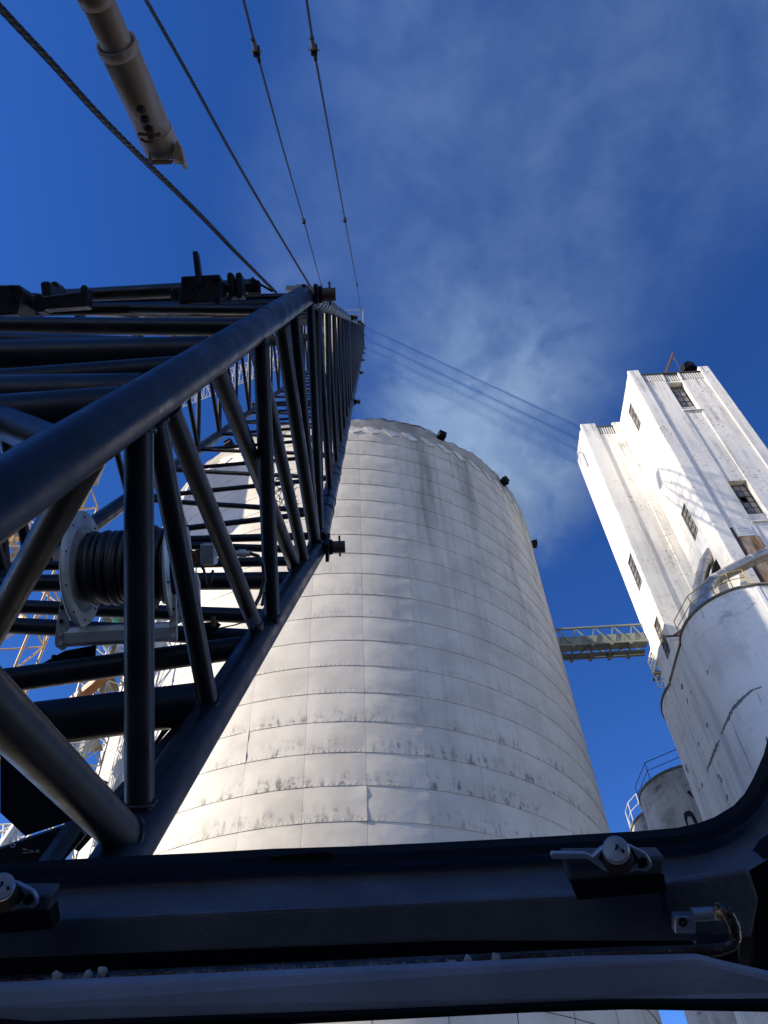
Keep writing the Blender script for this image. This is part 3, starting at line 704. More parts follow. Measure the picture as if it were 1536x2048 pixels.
# scaffold stair tower beside the silo
st = lattice('scaffold_tower', 'pale scaffold stair tower with green sheeting standing beside the big silo', 'scaffold', -12.35, -11.25, 24.5, 26.0, GZ, 26.4, .95, .045, MAT['scaff'], .028)
MB().box(-11.75, -11.55, 24.6, 24.65, 20.6, 22.0).obj('green_sheet', MAT['green'], st)
MB().box(-11.72, -11.5, 24.7, 24.75, 16.0, 19.5).obj('green_sheet', MAT['green'], st)
MB().box(-11.85, -11.55, 24.55, 24.6, 22.6, 25.4).obj('green_sheet', MAT['green'], st)
for k in range(9): MB().bar((-11.80 + k * .035, 24.66, 16.2), (-11.80 + k * .035, 24.66, 18.6), .012, .03).obj('sheet_rib', MAT['louvre'], st)
MB().box(-11.6, -11.35, 24.75, 24.9, 20.4, 23.4).obj('board', MAT['brown'], st)
for i in range(18):
    z = 9 + i * .95; s_ = 1 if i % 2 else -1
    MB().bar((-11.8 - .45 * s_, 25.3, z), (-11.8 + .45 * s_, 25.3, z + .95), .5, .05).obj('stair_flight', MAT['galv'], st)
    MB().box(-12.3, -11.3, 24.55, 25.95, z + .93, z + .96).obj('deck', MAT['grating'], st) if i % 3 == 0 else None
b = MB(); b.bar(PY(100, 1440, 25), PY(240, 1328, 23.6), .34, .30); o = b.obj('sloping_duct', MAT['beige']); tag(o, 'rust streaked beige duct sloping up in front of the scaffold tower', 'duct')
b = MB(); b.bar(PY(60, 1700, 18), PY(48, 1740, 18), .2, .2); 
wk = thing('white_gantry', 'white braced gantry with handrails low beside the crane boom foot', 'gantry', PY(20, 1680, 20))
for (a, b_, r_) in (((0, 1700), (34, 1650), .13), ((34, 1650), (40, 1690), .07), ((0, 1650), (60, 1646), .03), ((0, 1664), (64, 1662), .04), ((0, 1682), (50, 1676), .06), ((8, 1650), (2, 1700), .03), ((24, 1648), (30, 1700), .03), ((-10, 1668), (40, 1645), .03), ((12, 1690), (62, 1668), .04), ((0, 1720), (60, 1672), .05), ((22, 1662), (30, 1690), .08)):
    MB().tube(PY(*a, 20), PY(*b_, 20), r_, 6).obj('brace', MAT['whitesteel'], wk)
# tan lattice mast
tm = lattice('lattice_mast', 'tan painted lattice mast with machinery at its head', 'mast', -17.0, -14.18, 22.8, 24.2, GZ, 31.5, 2.4, .055, MAT['tan'], .04)
for (a, b_, w_) in (((0, 1095), (38, 1070), .22), ((20, 1060), (42, 1140), .22), ((0, 1118), (30, 1125), .18), ((2, 1140), (34, 1100), .16), ((50, 1235), (40, 1238), .2), ((66, 1075), (98, 1030), .06), ((62, 1092), (98, 1082), .06)):
    MB().bar(PY(*a, 23), PY(*b_, 23.1), w_, w_).obj('mast_head_beam', MAT['tan'], tm)
MB().box(-17.2, -14.75, 21.0, 24.4, 33.6, 38.4).obj('shadow_box', MAT['bin'], tm)  # box added behind the boom chord to cast shade on the silo
for (x, y) in ((-16.8, 22.8), (-14.9, 22.8), (-16.8, 24.1), (-14.9, 24.1)): MB().tube((x, y, 31.4), (x, y, 33.6), .06, 6).obj('box_post', MAT['tan'], tm)

# far crane jib seen through the steam
fj = thing('far_crane_jib', 'pale lattice crane jib hanging in the steam beyond the silo', 'crane jib', PY(380, 800, 60))
A_ = [PY(330, 806, 60), PY(560, 716, 62)]; up = Vector((0, -.4, 2.1)); bk = Vector((0, 2.0, .6))
ch = [A_[0], A_[0] + up, A_[0] + bk]; dv = A_[1] - A_[0]
for p in ch: MB().tube(p, p + dv, .09, 6).obj('jib_chord', MAT['whitesteel'], fj)
nb = 16
for k in range(nb):
    for (i, j) in ((0, 1), (1, 2), (2, 0)):
        MB().tube(ch[i] + dv * (k / nb), ch[j] + dv * ((k + .5) / nb), .05, 5).obj('jib_brace', MAT['whitesteel'], fj)
        MB().tube(ch[j] + dv * ((k + .5) / nb), ch[i] + dv * ((k + 1) / nb), .05, 5).obj('jib_brace', MAT['whitesteel'], fj)

# ------------------------------------------------------------------ building added out of view only to shade the crane
wb = thing('shade_building', 'long grey sheet clad block added out of view west of the crane to shade it', 'building', (-34, -10, GZ))
MB().box(-40, -28, -24, 2.5, GZ, 21.6).obj('wall', MAT['bin'], wb)
MB().prism([(-40.4, -24.3, 21.6), (-27.6, -24.3, 21.6), (-34, -24.3, 23.2)], (0, 27.1, 0)).obj('roof', MAT['galv'], wb)

# ------------------------------------------------------------------ crane boom
av = ray(736, 657).normalized()
LR = PD(635, 1095, 4.5)
u_ = ray(612, 590); UR = u_ * (LR.dot(av) / u_.dot(av))
Hv = UR - LR; H_ = Hv.length; Hn = Hv / H_
Xb = av.cross(Hn).normalized(); WB = 1.5
LL = LR - Xb * WB; UL = UR - Xb * WB
foot = ray(1205, 197) * -3.0; footL = foot - Xb * WB
boom = thing('lattice_boom', 'long dark blue black lattice crane boom running up past the silo', 'crane boom', foot)
CH_R = .054
BM = MAT['boom']
for (J, P) in ((LR, foot), (UR, foot), (LL, footL), (UL, footL)):
    d = (P - J).normalized(); MB().path([J - d * -.02, J + d * ((P - J).length * .5), P], CH_R + .001, 28).obj('butt_chord', BM, boom)
DIR = {'UR': (UR, (foot - UR)), 'LR': (LR, (foot - LR)), 'UL': (UL, (footL - UL)), 'LL': (LL, (footL - LL))}
def nod(ch, x, y): P, D = DIR[ch]; return on_line(P, D, x, y)
def through(A, ch, x, y):
    "point of chord ch so that the member from A passes over pixel x, y"
    n_ = A.cross(ray(x, y)); P, D = DIR[ch]; return line_plane(P, D, n_)
def member(A, B, r, name='lacing', n=20, weld=True):
    d = (B - A).normalized(); o = MB().tube(A + d * .03, B - d * .03, r, n).obj(name, BM, boom)
    return o
def weld(P, d, r):
    "bead where a lacing meets its chord"
    d = d.normalized(); x = d.orthogonal().normalized(); y = d.cross(x); pts = []
    for k in range(15): t = 2 * math.pi * k / 14; pts.append(P + d * (CH_R * 1.02) + (x * math.cos(t) + y * math.sin(t)) * (r + .002) + d * random.uniform(-.003, .003))
    MB().path(pts, .006, 6, False).obj('weld_bead', BM, boom)
r1, r2 = .033, .031
for (u, l, r) in (((305, 845), (233, 1625), .0325), ((332, 835), (388, 1408), .0285), ((352, 815), (500, 1262), .028), ((520, 682), (508, 1246), .030), ((455, 725), (575, 1120), .031), ((528, 690), (602, 1128), .028), ((566, 638), (618, 1090), .033), ((590, 615), (632, 1100), .030), ((-260, 1160), (215, 1655), .0415)):
    A, B = nod('UR', *u), nod('LR', *l); off = {(520, 682): .03, (455, 725): -.03}.get(u, 0); A, B = A + Xb * off, B + Xb * off
    member(A, B, r)
    weld(B, A - B, r)
    if u[0] > 0: weld(A, B - A, r)
# top face (between the upper chords)
for (u, thr, r) in (((505, 642), (0, 650), .034), ((420, 660), (0, 682), .034), ((430, 693), (0, 714), .052), ((372, 700), (0, 766), .036), ((300, 768), (0, 792), .050), ((262, 800), (0, 836), .050), ((118, 872), (0, 842), .036), ((575, 600), (0, 622), .028), ((250, 905), (100, 1150), .035), ((560, 610), (350, 618), .022)):
    A = nod('UR', *u)
    if thr[1] > 1000: B = PD(-90, 1400, 2.3); member(A, B, r)
    else: member(A, through(A, 'UL', *thr), r)
# bottom face (between the lower chords)
for (l, thr, r) in (((430, 1395), (20, 1455), .064), ((470, 1262), (0, 1363), .041), ((498, 1262), (0, 1250), .033), ((508, 1205), (0, 1212), .031), ((575, 1148), (100, 1166), .042), ((612, 1118), (60, 1132), .026), ((628, 1098), (380, 1092), .022)):
    A = nod('LR', *l); member(A, through(A, 'LL', *thr), r)
# left face lacing of the butt
for (u, l) in (((-330, 830), (-150, 1340)), ((-120, 690), (-150, 1340)), ((-120, 690), (20, 1170)), ((-30, 640), (20, 1170)), ((-30, 640), (60, 1130))):
    member(nod('UL', *u), nod('LL', *l), .030)
# thin cover plates and gussets along the lower chord
for (pp) in ([(385, 1405), (300, 1505), (272, 1560), (262, 1560), (330, 1450)], ):
    MB().prism([PD(x, y, 3.1) for x, y in pp], F * .012).obj('gusset_plate', BM, boom)
for poly, dpt, th in (([(0, 1500), (60, 1508), (130, 1532), (212, 1568), (200, 1600), (150, 1640), (50, 1672), (0, 1625)], 2.5, .02), ([(-20, 1705), (50, 1680), (150, 1645), (170, 1672), (95, 1760), (-20, 1790)], 1.9, .02)):
    o = MB().prism([PD(x, y, dpt) for x, y in poly], F * th).obj('foot_plate', BM, boom)
b = MB(); b.bar(PD(148, 1652, 1.86), PD(80, 1750, 1.72), .03, .03); b.obj('plate_rib', BM, boom)
b = MB(); b.bar(nod('LR', 400, 1392) - Hn * -.05, PD(150, 1690, 2.3), .02, .05); b.obj('edge_rib', BM, boom)
# chalk marks on the foot plate
def chalk(pts, d=1.895): MB().path([PD(x, y, d) for x, y in pts], .0011, 5).obj('chalk_mark', MAT['galv'], boom)
chalk([(21, 1693), (22, 1689), (28, 1688), (31, 1690), (28, 1694), (22, 1694), (21, 1692)])
chalk([(46, 1698), (55, 1699), (44, 1706), (56, 1705)]); chalk([(63, 1700), (58, 1702), (60, 1706), (65, 1704), (64, 1700), (67, 1705)]); chalk([(78, 1700), (72, 1701), (71, 1705), (78, 1704)])
# straight sections
SEC, NS = 9.14, 6
def sec_pt(c, s): return {'LR': LR, 'UR': UR, 'LL': LL, 'UL': UL}[c] + av * s
first = .16
for k in range(NS):
    s0 = k * SEC + (first if k == 0 else .06); s1 = (k + 1) * SEC - .06
    for c in ('LR', 'UR', 'LL', 'UL'):
        MB().tube(sec_pt(c, s0), sec_pt(c, s1), CH_R, 18 if k < 2 else 10).obj('chord', BM, boom)
    rest = MB(); nb = 7
    for (a, b_) in (('UR', 'LR'), ('UL', 'LL'), ('UR', 'UL'), ('LR', 'LL')):
        st_ = (s1 - s0 - .2) / nb
        for j in range(nb):
            p = s0 + .12 + j * st_
            for (q, w0, w1) in ((0, 0, .5), (1, .5, 1)):
                A = sec_pt(b_ if q == 0 else a, p + w0 * st_); B = sec_pt(a if q == 0 else b_, p + w1 * st_)
                rr = .024 if (a, b_) in (('UR', 'LR'), ('UL', 'LL')) else .019
                if k < 3: MB().tube(A, B, rr, 12).obj('lacing', BM, boom)
                else: rest.tube(A, B, rr, 6)
    if rest.v: tag(rest.obj('far_lacing', BM, boom), kind='stuff')
    # battens at both ends
    for s in (s0 + .1, s1 - .1):
        for (a, b_) in (('UR', 'LR'), ('UL', 'LL'), ('UR', 'UL'), ('LR', 'LL')):
            MB().tube(sec_pt(a, s), sec_pt(b_, s), .024, 10).obj('end_batten', BM, boom)
    # connecting pins with keeper rods, and joint lugs
    for c, sg in (('LR', 1), ('UR', 1), ('LL', -1), ('UL', -1)):
        P = sec_pt(c, k * SEC)
        MB().tube(P - Xb * sg * .05, P + Xb * sg * .155, .034, 14).obj('connecting_pin', MAT['rebar'], boom)
        MB().tube(P + Xb * sg * .055, P + Xb * sg * .085, .043, 14).obj('pin_collar', MAT['black'], boom)
        MB().tube(P + Xb * sg * .125 - Hn * .055, P + Xb * sg * .125 + Hn * .065, .006, 6).obj('keeper_rod', MAT['rebar'], boom)
        for e in (-1, 1): MB().prism([P + Hn * .048 + Xb * (.02 + .03 * e) - av * .13, P - Hn * .048 + Xb * (.02 + .03 * e) - av * .13, P - Hn * .048 + Xb * (.02 + .03 * e) + av * .13, P + Hn * .048 + Xb * (.02 + .03 * e) + av * .13], Xb * .018).obj('joint_lug', BM, boom)
# wrap rings on the upper chord of the first section
for s in (.45, .8, 1.15, 1.5, 1.9, 2.3, 2.8): MB().tube(sec_pt('UR', s), sec_pt('UR', s + .05), CH_R + .006, 18).obj('chord_clamp', MAT['galv'], boom)
for s in (.9, 1.2, 2.1, 2.4, 3.3, 3.6, 4.6, 5.8): MB().tube(sec_pt('LR', s), sec_pt('LR', s + .012), CH_R + .005, 18).obj('chord_clamp', MAT['cable'], boom)
# tip with sheaves
s0 = NS * SEC; tip = sec_pt('LR', s0) * .5 + sec_pt('UR', s0) * .5 + av * 3.2
for c in ('LR', 'UR', 'LL', 'UL'):
    P = sec_pt(c, s0); e = tip + (Xb * (0 if c[1] == 'R' else -WB)) * 1.0 + Hn * (.35 if c[0] == 'U' else -.45)
    MB().tube(P, e, .055, 8).obj('tip_chord', BM, boom)
for i in range(4):
    P = tip - Xb * (.3 + .3 * i); MB().lathe(P - Xb * .03, Xb, [(.05, 0), (.42, 0), (.45, .03), (.42, .06), (.05, .06)], 20).obj('sheave', MAT['galv'], boom)
MB().tube(tip + Xb * .15, tip - Xb * (WB + .15), .06, 8).obj('sheave_shaft', BM, boom)
b = MB(); tp = sec_pt('UR', s0 - 1.0); b.tube(tp, tp + Hn * 1.1, .04, 6); b.tube(tp + Hn * 1.1, tp + Hn * 1.1 - Xb * 1.6, .04, 6); b.tube(tp + Hn * .8, tp + Hn * .8 - Xb * 1.2, .03, 6); b.obj('tip_outrigger', MAT['galv'], boom)
# grating deck inside the first section under the upper face
for i in range(26): p = sec_pt('UL', .5 + i * .33) - Hn * .25; MB().bar(p + Xb * .75, p + Xb * 1.35, .03, .03, Hn).obj('deck_slat', MAT['rebar'], boom)
# lugs, brackets and the stop pipe on top of the boom joint
def pp(poly, d, th, m=BM, name='bracket', parent=boom, bv=.006):
    o = MB().prism([PD(x, y, d) for x, y in poly], F * th).obj(name, m, parent); bevel(o, bv); return o
MB().tube(PD(92, 594, 4.35), PD(508, 572, 4.0), .036, 20).obj('stop_pipe', BM, boom)
pp([(362, 552), (439, 548), (442, 560), (440, 612), (358, 610)], 3.72, .16, name='bracket_block')
pp([(384, 502), (394, 500), (403, 560), (399, 572), (392, 570)], 3.70, .05, name='stop_plate')
for (x, y) in ((370, 560), (432, 556), (370, 602), (432, 600), (384, 578)): MB().tube(PD(x, y, 3.70), PD(x, y, 3.73), .008, 8).obj('bolt_head', MAT['black'], boom)
pp([(340, 580), (346, 574), (356, 574), (358, 612), (342, 612)], 3.85, .05, name='side_lug')
for dx in (0, 17): pp([(453 + dx, 548), (457 + dx, 544), (464 + dx, 544), (467 + dx, 550), (469 + dx, 590), (464 + dx, 598), (457 + dx, 592)], 3.80, .10, name='pin_lug')
pp([(80, 566), (86, 562), (97, 562), (100, 568), (103, 590), (92, 596), (83, 590)], 3.9, .10, name='pin_lug')
pp([(100, 566), (104, 562), (112, 562), (116, 568), (118, 584), (110, 590), (102, 588)], 4.0, .10, name='pin_lug')
pp([(67, 592), (71, 586), (80, 586), (86, 592), (160, 582), (160, 574), (164, 569), (171, 569), (174, 575), (175, 612), (90, 618), (84, 624), (72, 624), (69, 610)], 3.6, .07, name='pin_arm')
pp([(-20, 570), (38, 569), (45, 578), (42, 604), (34, 628), (-20, 632)], 3.55, .16, name='bracket_block')
for (x, y) in ((22, 574), (24, 594)): MB().tube(PD(x, y, 3.53), PD(x, y, 3.56), .009, 8).obj('bolt_head', MAT['black'], boom)
b = MB(); b.path([PD(498, 562, 4.0), (PD(506, 556, 4.0)), PD(516, 566, 4.0), PD(545, 583, 4.05)], .006, 6); b.tube(PD(518, 568, 4.0), PD(520, 586, 4.0), .006, 6); b.obj('hose_guard', MAT['black'], boom)
b = MB(); b.obox(PD(510, 576, 4.0), CR * .025, CU * .03, F * .03); b.obox(PD(504, 580, 4.0), CR * .02, CU * .018, F * .03); b.obj('hose_fitting', MAT['black'], boom)
for (x, y, wd, hg) in ((583, 579, .026, .012), (605, 578, .03, .016), (622, 584, .02, .02)): MB().obox(PD(x, y, 4.12), CR * wd, CU * hg, F * .03).obj('joint_fitting', MAT['galv'], boom)
# stickers
MB().prism([PD(620, 1107, 4.3), PD(627, 1098, 4.3), PD(629, 1106, 4.3), PD(622, 1114, 4.3)], F * -.004).obj('sticker', MAT['red'], boom)

# cable reel and its frame inside the boom foot
KS = .85
rc = thing('cable_reel', 'galvanised cable reel wound with black cable inside the boom foot', 'cable reel', PD(165, 1137, 3.30))
Lc, Rc = PD(165, 1137, 3.30), PD(357, 1131, 3.30); Rc = Lc + Xb * ((Rc - Lc).dot(Xb)); RRd = .236
for (P, sg) in ((Lc, 1), (Rc, -1)):
    pr = [(.03, -.004), (RRd, -.004), (RRd + .003, .002), (RRd, .008 * 1), (RRd * .80, .008), (RRd * .78, .014), (RRd * .75, .014), (RRd * .73, .006), (RRd * .58, .020), (RRd * .5, .020), (.03, .026)]
    o = MB().lathe(P, Xb * sg, pr, 64).obj('flange', MAT['galv'], rc)
    for k in range(10):
        t = k * .628 + .3; y = Hn * math.cos(t) + av * math.sin(t); q = P + y * RRd * .9
        MB().tube(q - Xb * .006, q + Xb * .012, .0042, 8).obj('flange_hole', MAT['hole'], o)
L_ = (Rc - Lc).length
turn = MB(); nt_ = 19
pts = []
for k in range(nt_ * 24):
    t = k / 24; a = 2 * math.pi * t; rr = .138 + .006 * math.sin(t * 2.1) + .004 * math.sin(t * 5.3 + a)
    pts.append(Lc + Xb * (.04 + (L_ - .08) * t / nt_ + .006 * math.sin(t * 3.7)) + (Hn * math.cos(a) + av * math.sin(a)) * rr)
MB().path(pts, .0125, 8).obj('wound_cable', MAT['cable'], rc)
MB().tube(Lc + Xb * .02, Rc - Xb * .02, .13, 40).obj('drum', MAT['cable'], rc)
pts = []
for k in range(5 * 24):
    t = k / 24; a = 2 * math.pi * t; pts.append(Lc + Xb * (L_ * .52 + .06 * math.sin(t * 1.7) + .03 * t) + (Hn * math.cos(a) + av * math.sin(a)) * (.158 + .004 * math.sin(a * 2)))
MB().path(pts, .0125, 8).obj('loose_turns', MAT['cable'], rc)
def dn(x, y, d=3.2): return PD(x, y, d)
o = MB().prism([dn(112, 1250), dn(124, 1178), dn(130, 1172), (dn(137, 1176)), dn(137, 1215), dn(132, 1296), dn(124, 1302), dn(110, 1294), dn(108, 1285)], F * .02).obj('frame_upright', MAT['galv'], rc); bevel(o, .004)
for (x, y) in ((127, 1189), (124.5, 1214), (122.5, 1243)): MB().tube(dn(x, y, 3.193), dn(x, y, 3.2), .0088, 14).obj('upright_hole', MAT['hole'], o)
for (x, y) in ((120, 1268), (120, 1287)): MB().tube(dn(x, y, 3.185), dn(x, y, 3.2), .0095, 6).obj('bolt_head', MAT['galv'], o)
o = MB().prism([dn(342, 1190, 3.17), dn(352, 1188, 3.17), dn(354, 1282, 3.17), dn(347, 1286, 3.17), dn(338, 1284, 3.17), dn(339, 1240, 3.17)], F * .02).obj('frame_upright', MAT['galv'], rc); bevel(o, .004)
for (x, y) in ((346, 1250), (346, 1272)): MB().tube(dn(x, y, 3.15), dn(x, y, 3.17), .0095, 6).obj('bolt_head', MAT['galv'], o)
a, b_ = dn(134, 1274, 3.23), dn(352, 1262, 3.2)
w1_, h1_ = .032, .037; ux, uz = CU, F
sec8 = [(-.6, -1), (.6, -1), (1, -.55), (1, .55), (.6, 1), (-.6, 1), (-1, .55), (-1, -.55)]
MB().prism([a + ux * p[1] * h1_ + uz * p[0] * w1_ for p in sec8], b_ - a).obj('frame_beam', MAT['galv'], rc)
o = MB().prism([dn(224, 1261, 3.185), dn(238, 1260.5, 3.185), dn(238, 1268, 3.185), dn(224, 1269, 3.185)], F * .004).obj('rating_label', MAT['plate'], rc)
pp([(64, 1338), (128, 1302), (192, 1290), (190, 1312), (225, 1315), (232, 1318), (230, 1332), (110, 1338)], 3.26, .012, BM, 'mounting_plate', rc, .002)
pp([(394, 1240), (404, 1246), (432, 1243), (442, 1250), (420, 1275), (396, 1290), (390, 1270)], 3.25, .012, BM, 'mounting_plate', rc, .002)
for (x, y) in ((108, 1320), (427, 1243)): MB().tube(PD(x, y - 10, 3.24), PD(x, y + 10, 3.24), .010, 8).obj('mounting_bolt', MAT['black'] if x < 200 else MAT['rust'], rc)
MB().tube(PD(110, 1330, 3.15), PD(111, 1366, 3.15), .004, 6).obj('u_bolt', MAT['rust'], rc)
# right-hand bearing arm, hydraulic motor and hoses
pp([(384, 1150), (392, 1146), (398, 1165), (400, 1245), (396, 1258), (388, 1245)], 3.3, .03, MAT['galv'], 'bearing_arm', rc, .004)
o = MB().obox(PD(418, 1108, 3.35), CR * .030, CU * .045, F * .04).obj('motor_body', MAT['bare'], rc); bevel(o, .006)
MB().tube(PD(381, 1112, 3.35), PD(404, 1106, 3.35), .018, 14).obj('motor_shaft', MAT['rust'], rc)
MB().obox(PD(396, 1118, 3.34), CR * .012, CU * .026, F * .02).obj('rusty_clamp', MAT['rust'], rc)
b = MB(); b.tube(PD(436, 1108, 3.35), PD(500, 1107, 3.35), .013, 12); b.tube(PD(478, 1107, 3.35), PD(492, 1107, 3.35), .018, 8); b.obj('hose_coupling', MAT['galv'], rc)
hose = MB().path([PD(500, 1107, 3.35), PD(516, 1112, 3.35), PD(526, 1130, 3.35), PD(529, 1160, 3.35), PD(520, 1192, 3.35), PD(508, 1215, 3.32), PD(500, 1240, 3.3), PD(506, 1258, 3.2)], .0085, 10).obj('hose', MAT['cable'], rc)
MB().path([PD(548, 1130, 3.6), PD(537, 1150, 3.6), PD(530, 1180, 3.6), PD(524, 1210, 3.5)], .007, 8).obj('hose', MAT['cable'], rc)
MB().path([PD(398, 1125, 3.34), PD(408, 1140, 3.3), PD(412, 1165, 3.3), PD(418, 1175, 3.3), PD(422, 1160, 3.3), PD(426, 1140, 3.3)], .006, 8).obj('hose', MAT['cable'], rc)
MB().path([PD(440, 1256, 3.2), PD(470, 1250, 3.2), PD(500, 1240, 3.1), PD(512, 1246, 3.05), PD(516, 1252, 3.05)], .003, 6).obj('tie_wire', MAT['rebar'], rc)
o = MB().path([PD(505, 1236, 3.25), PD(508, 1246, 3.2), PD(514, 1251, 3.18), PD(522, 1250, 3.18), PD(524, 1244, 3.2)], .006, 8).obj('cable_loop', MAT['cable'], rc)
KS = 1.0
# tangle of loose wire in the boom
for k in range(9):
    c = (555 + random.uniform(-20, 25), 975 + random.uniform(-28, 28)); pts = []
    for i in range(7): pts.append(PD(c[0] + random.uniform(-22, 22), c[1] + random.uniform(-24, 24), 4.6 + random.uniform(-.2, .2)))
    o = MB().path(pts, .0022, 5)
    if k == 0: tw_ = thing('wire_tangle', 'tangle of thin loose wire caught in the boom lacing', 'wire', pts[0])
    o.obj('wire', MAT['rebar'], tw_)

# ------------------------------------------------------------------ ropes and pendants
def rope(label, pts, r, group='ropes and pendants above the boom', name='wire_rope', n=10):
    P = [Vector(p) for p in pts]; out = []
    for i in range(len(P) - 1):
        p0, p1, p2, p3 = P[max(i - 1, 0)], P[i], P[i + 1], P[min(i + 2, len(P) - 1)]
        for k in range(8):
            t = k / 8; out.append(.5 * ((2 * p1) + (p2 - p0) * t + (2 * p0 - 5 * p1 + 4 * p2 - p3) * t * t + (3 * p1 - 3 * p2 + p3 - p0) * t ** 3))
    out.append(P[-1])
    o = MB().path(out, r, n, uv=True).obj(name, MAT['rope']); tag(o, label, 'rope', group); return o
z0, z1 = 1.75, 5.0
px_ = [(-90, -90), (0, 15), (100, 122), (200, 232), (300, 332), (400, 430), (480, 513), (552, 585)]
rope('thick sagging wire rope crossing behind the white strut', [PD(x, y, 1 / (1 / 1.6 + (1 / 5.0 - 1 / 1.6) * i / 7)) for i, (x, y) in enumerate(px_)], .0095)
px_ = [(240, -90), (292, 0), (380, 155), (470, 318), (560, 472), (640, 602), (668, 634)]
rope('thinner straight wire rope just left of the pendants', [PD(x, y, 1 / (1 / 2.9 + (1 / 13. - 1 / 2.9) * i / 6)) for i, (x, y) in enumerate(px_)], .0085)
def pendant(label, pix, T, conns):
    t = thing('boom_pendant', label, 'pendant', PD(*pix[0], 6.2), 'ropes and pendants above the boom')
    A = PD(*pix[0], 6.2); D = T - A
    # gentle sag follows the pixels
    P = []
    for i, (x, y) in enumerate(pix): P.append(PD(x, y, 6.2)) if i == 0 else P.append(on_line(A, D, x, y) * 1.0)
    P = [on_line(A, D, x, y) for x, y in pix]
    P = [ray(x, y) * (q.dot(F)) for (x, y), q in zip(pix, P)] + [T]
    MB().path(P, [.013] * (len(P)), 8, uv=True).obj('pendant_rope', MAT['rope'], t)
    for (x, y) in conns:
        q = on_line(A, D, x, y); d = q.dot(F); q = ray(x, y) * d
        dd = D.normalized(); s_ = .055
        MB().lathe(q - CR * .03, CR, [(.01, 0), (s_, .0), (s_, .06), (.01, .06)], 14).obj('pendant_link', MAT['black'], t)
        MB().tube(q - dd * .3, q - dd * .04, .022, 10).obj('socket', MAT['rebar'], t)
        MB().tube(q + dd * .04, q + dd * .26, .020, 10).obj('socket', MAT['black'], t)
        MB().tube(q - CR * .055, q + CR * .055, .012, 8).obj('link_pin', MAT['galv'], t)
T1 = sec_pt('UR', s0 - 1.0) + Hn * 1.1
pendant('outer boom pendant line running to the boom tip', [(600, -90), (613, 0), (628, 100), (660, 275), (690, 440), (714, 570)], ray(723, 637) * (T1.dot(F)), [(628, 100), (690, 440), (714, 570)])
T2 = sec_pt('UL', s0 - 1.0) + Hn * 1.1
pendant('inner boom pendant line passing behind the boom corner', [(462, -90), (487, 0), (513, 103), (562, 283), (608, 443), (643, 572)], ray(668, 650) * (T2.dot(F)), [(513, 103), (608, 443), (643, 572)])

# ------------------------------------------------------------------ telescopic backstop strut
bs = thing('backstop_strut', 'off white telescopic boom backstop tube hanging overhead', 'strut', PD(322, 300, 2.7))
S1 = PD(325, 300, 3.05); S2 = PD(233, 88, 2.68); S3 = S2 + (S2 - S1) * .42; S4 = S2 + (S2 - S1) * 1.2
dd = (S1 - S2).normalized()
R0 = .065
def hollow(a, b_, ro, ri, n=36):
    d = (b_ - a).normalized(); L = (b_ - a).length
    return MB().lathe(a, d, [(ri, L * .0), (ro, 0), (ro, L), (ri, L), (ri, L - .25)], n)
hollow(S1, S2, R0, R0 * .9).obj('outer_tube', MAT['strut'], bs)
MB().lathe(S2 + dd * .03, -dd, [(R0 + .001, 0), (R0 + .004, .006), (R0 + .004, .036), (R0 * .95, .036), (R0 * .95, .02)], 36).obj('collar', MAT['strut'], bs)
hollow(S2 + dd * .3, S3, R0 * .82, R0 * .72).obj('middle_tube', MAT['strut'], bs)
MB().lathe(S3 + (S2 - S3).normalized() * .04, (S3 - S2).normalized(), [(R0 * .82, 0), (R0 * .92, .004), (R0 * .92, .045), (R0 * .80, .045)], 36).obj('collar', MAT['strut'], bs)
hollow(S3 + dd * .2, S4, R0 * .80, R0 * .6).obj('inner_tube', MAT['strut'], bs)
MB().lathe(S2 + dd * .006, dd, [(R0 * .95, 0), (R0 * .82, 0)], 36).obj('seal', MAT['hole'], bs)  # dark ring painted in for the shaded gap between the tubes
# stop collar and flared end cap
MB().lathe(S1 - dd * .09, dd, [(R0 + .0015, 0), (R0 + .003, .004), (R0 + .003, .09)], 36).obj('end_collar', MAT['strut'], bs)
o = MB().prism([PD(*p, 2.98) for p in ((351, 282), (357, 280), (362, 294), (369, 322), (368, 329), (361, 327), (356, 318), (342, 317), (346, 302))], F * .05).obj('end_fork', MAT['strut'], bs); bevel(o, .003)
o = MB().prism([PD(*p, 2.99) for p in ((290, 314), (300, 320), (342, 320), (346, 314), (340, 324), (304, 325), (290, 320))], F * .02).obj('end_lip', MAT['rust'], bs)
MB().lathe(S1 - dd * .004, dd, [(R0, 0), (R0 * .8, .012), (.01, .014)], 30).obj('end_plate', MAT['hole'], bs)
MB().tube(PD(301, 305, 2.9), PD(300, 334, 2.9), .006, 8).obj('drain_stub', MAT['rust'], bs)
for (x, y) in ((282, 217), (290, 237), (298, 257), (304, 273), (311, 293)):
    r_ = ray(x, y); dpt = 2.4
    while True:
        q = r_ * dpt; ax_ = S1 + dd * (q - S1).dot(dd)
        if (q - ax_).length <= R0 - .003 or dpt > 3.4: break
        dpt += .002
    nn_ = (q - ax_).normalized()
    MB().lathe(q, nn_, [(.001, 0), (.0165, 0), (.0165, .0055), (.001, .0055)], 20).obj('pin_hole', MAT['hole'], bs)
b = MB(); b.tube(PD(276, 268, 2.90), PD(312, 270, 2.90), .006, 8); b.path([PD(312, 270, 2.90), PD(318, 266, 2.90), PD(321, 269, 2.90), PD(317, 272, 2.90), PD(311, 271, 2.90)], .0035, 6); b.obj('locking_pin', MAT['rust'], bs)
b = MB(); b.path([PD(282, 278, 2.90), PD(290, 283, 2.90), PD(302, 284, 2.90), PD(310, 276, 2.90), PD(306, 262, 2.90), PD(300, 252, 2.90), (PD(305, 248, 2.90))], .006, 8); b.obj('pin_chain', MAT['rust'], bs)

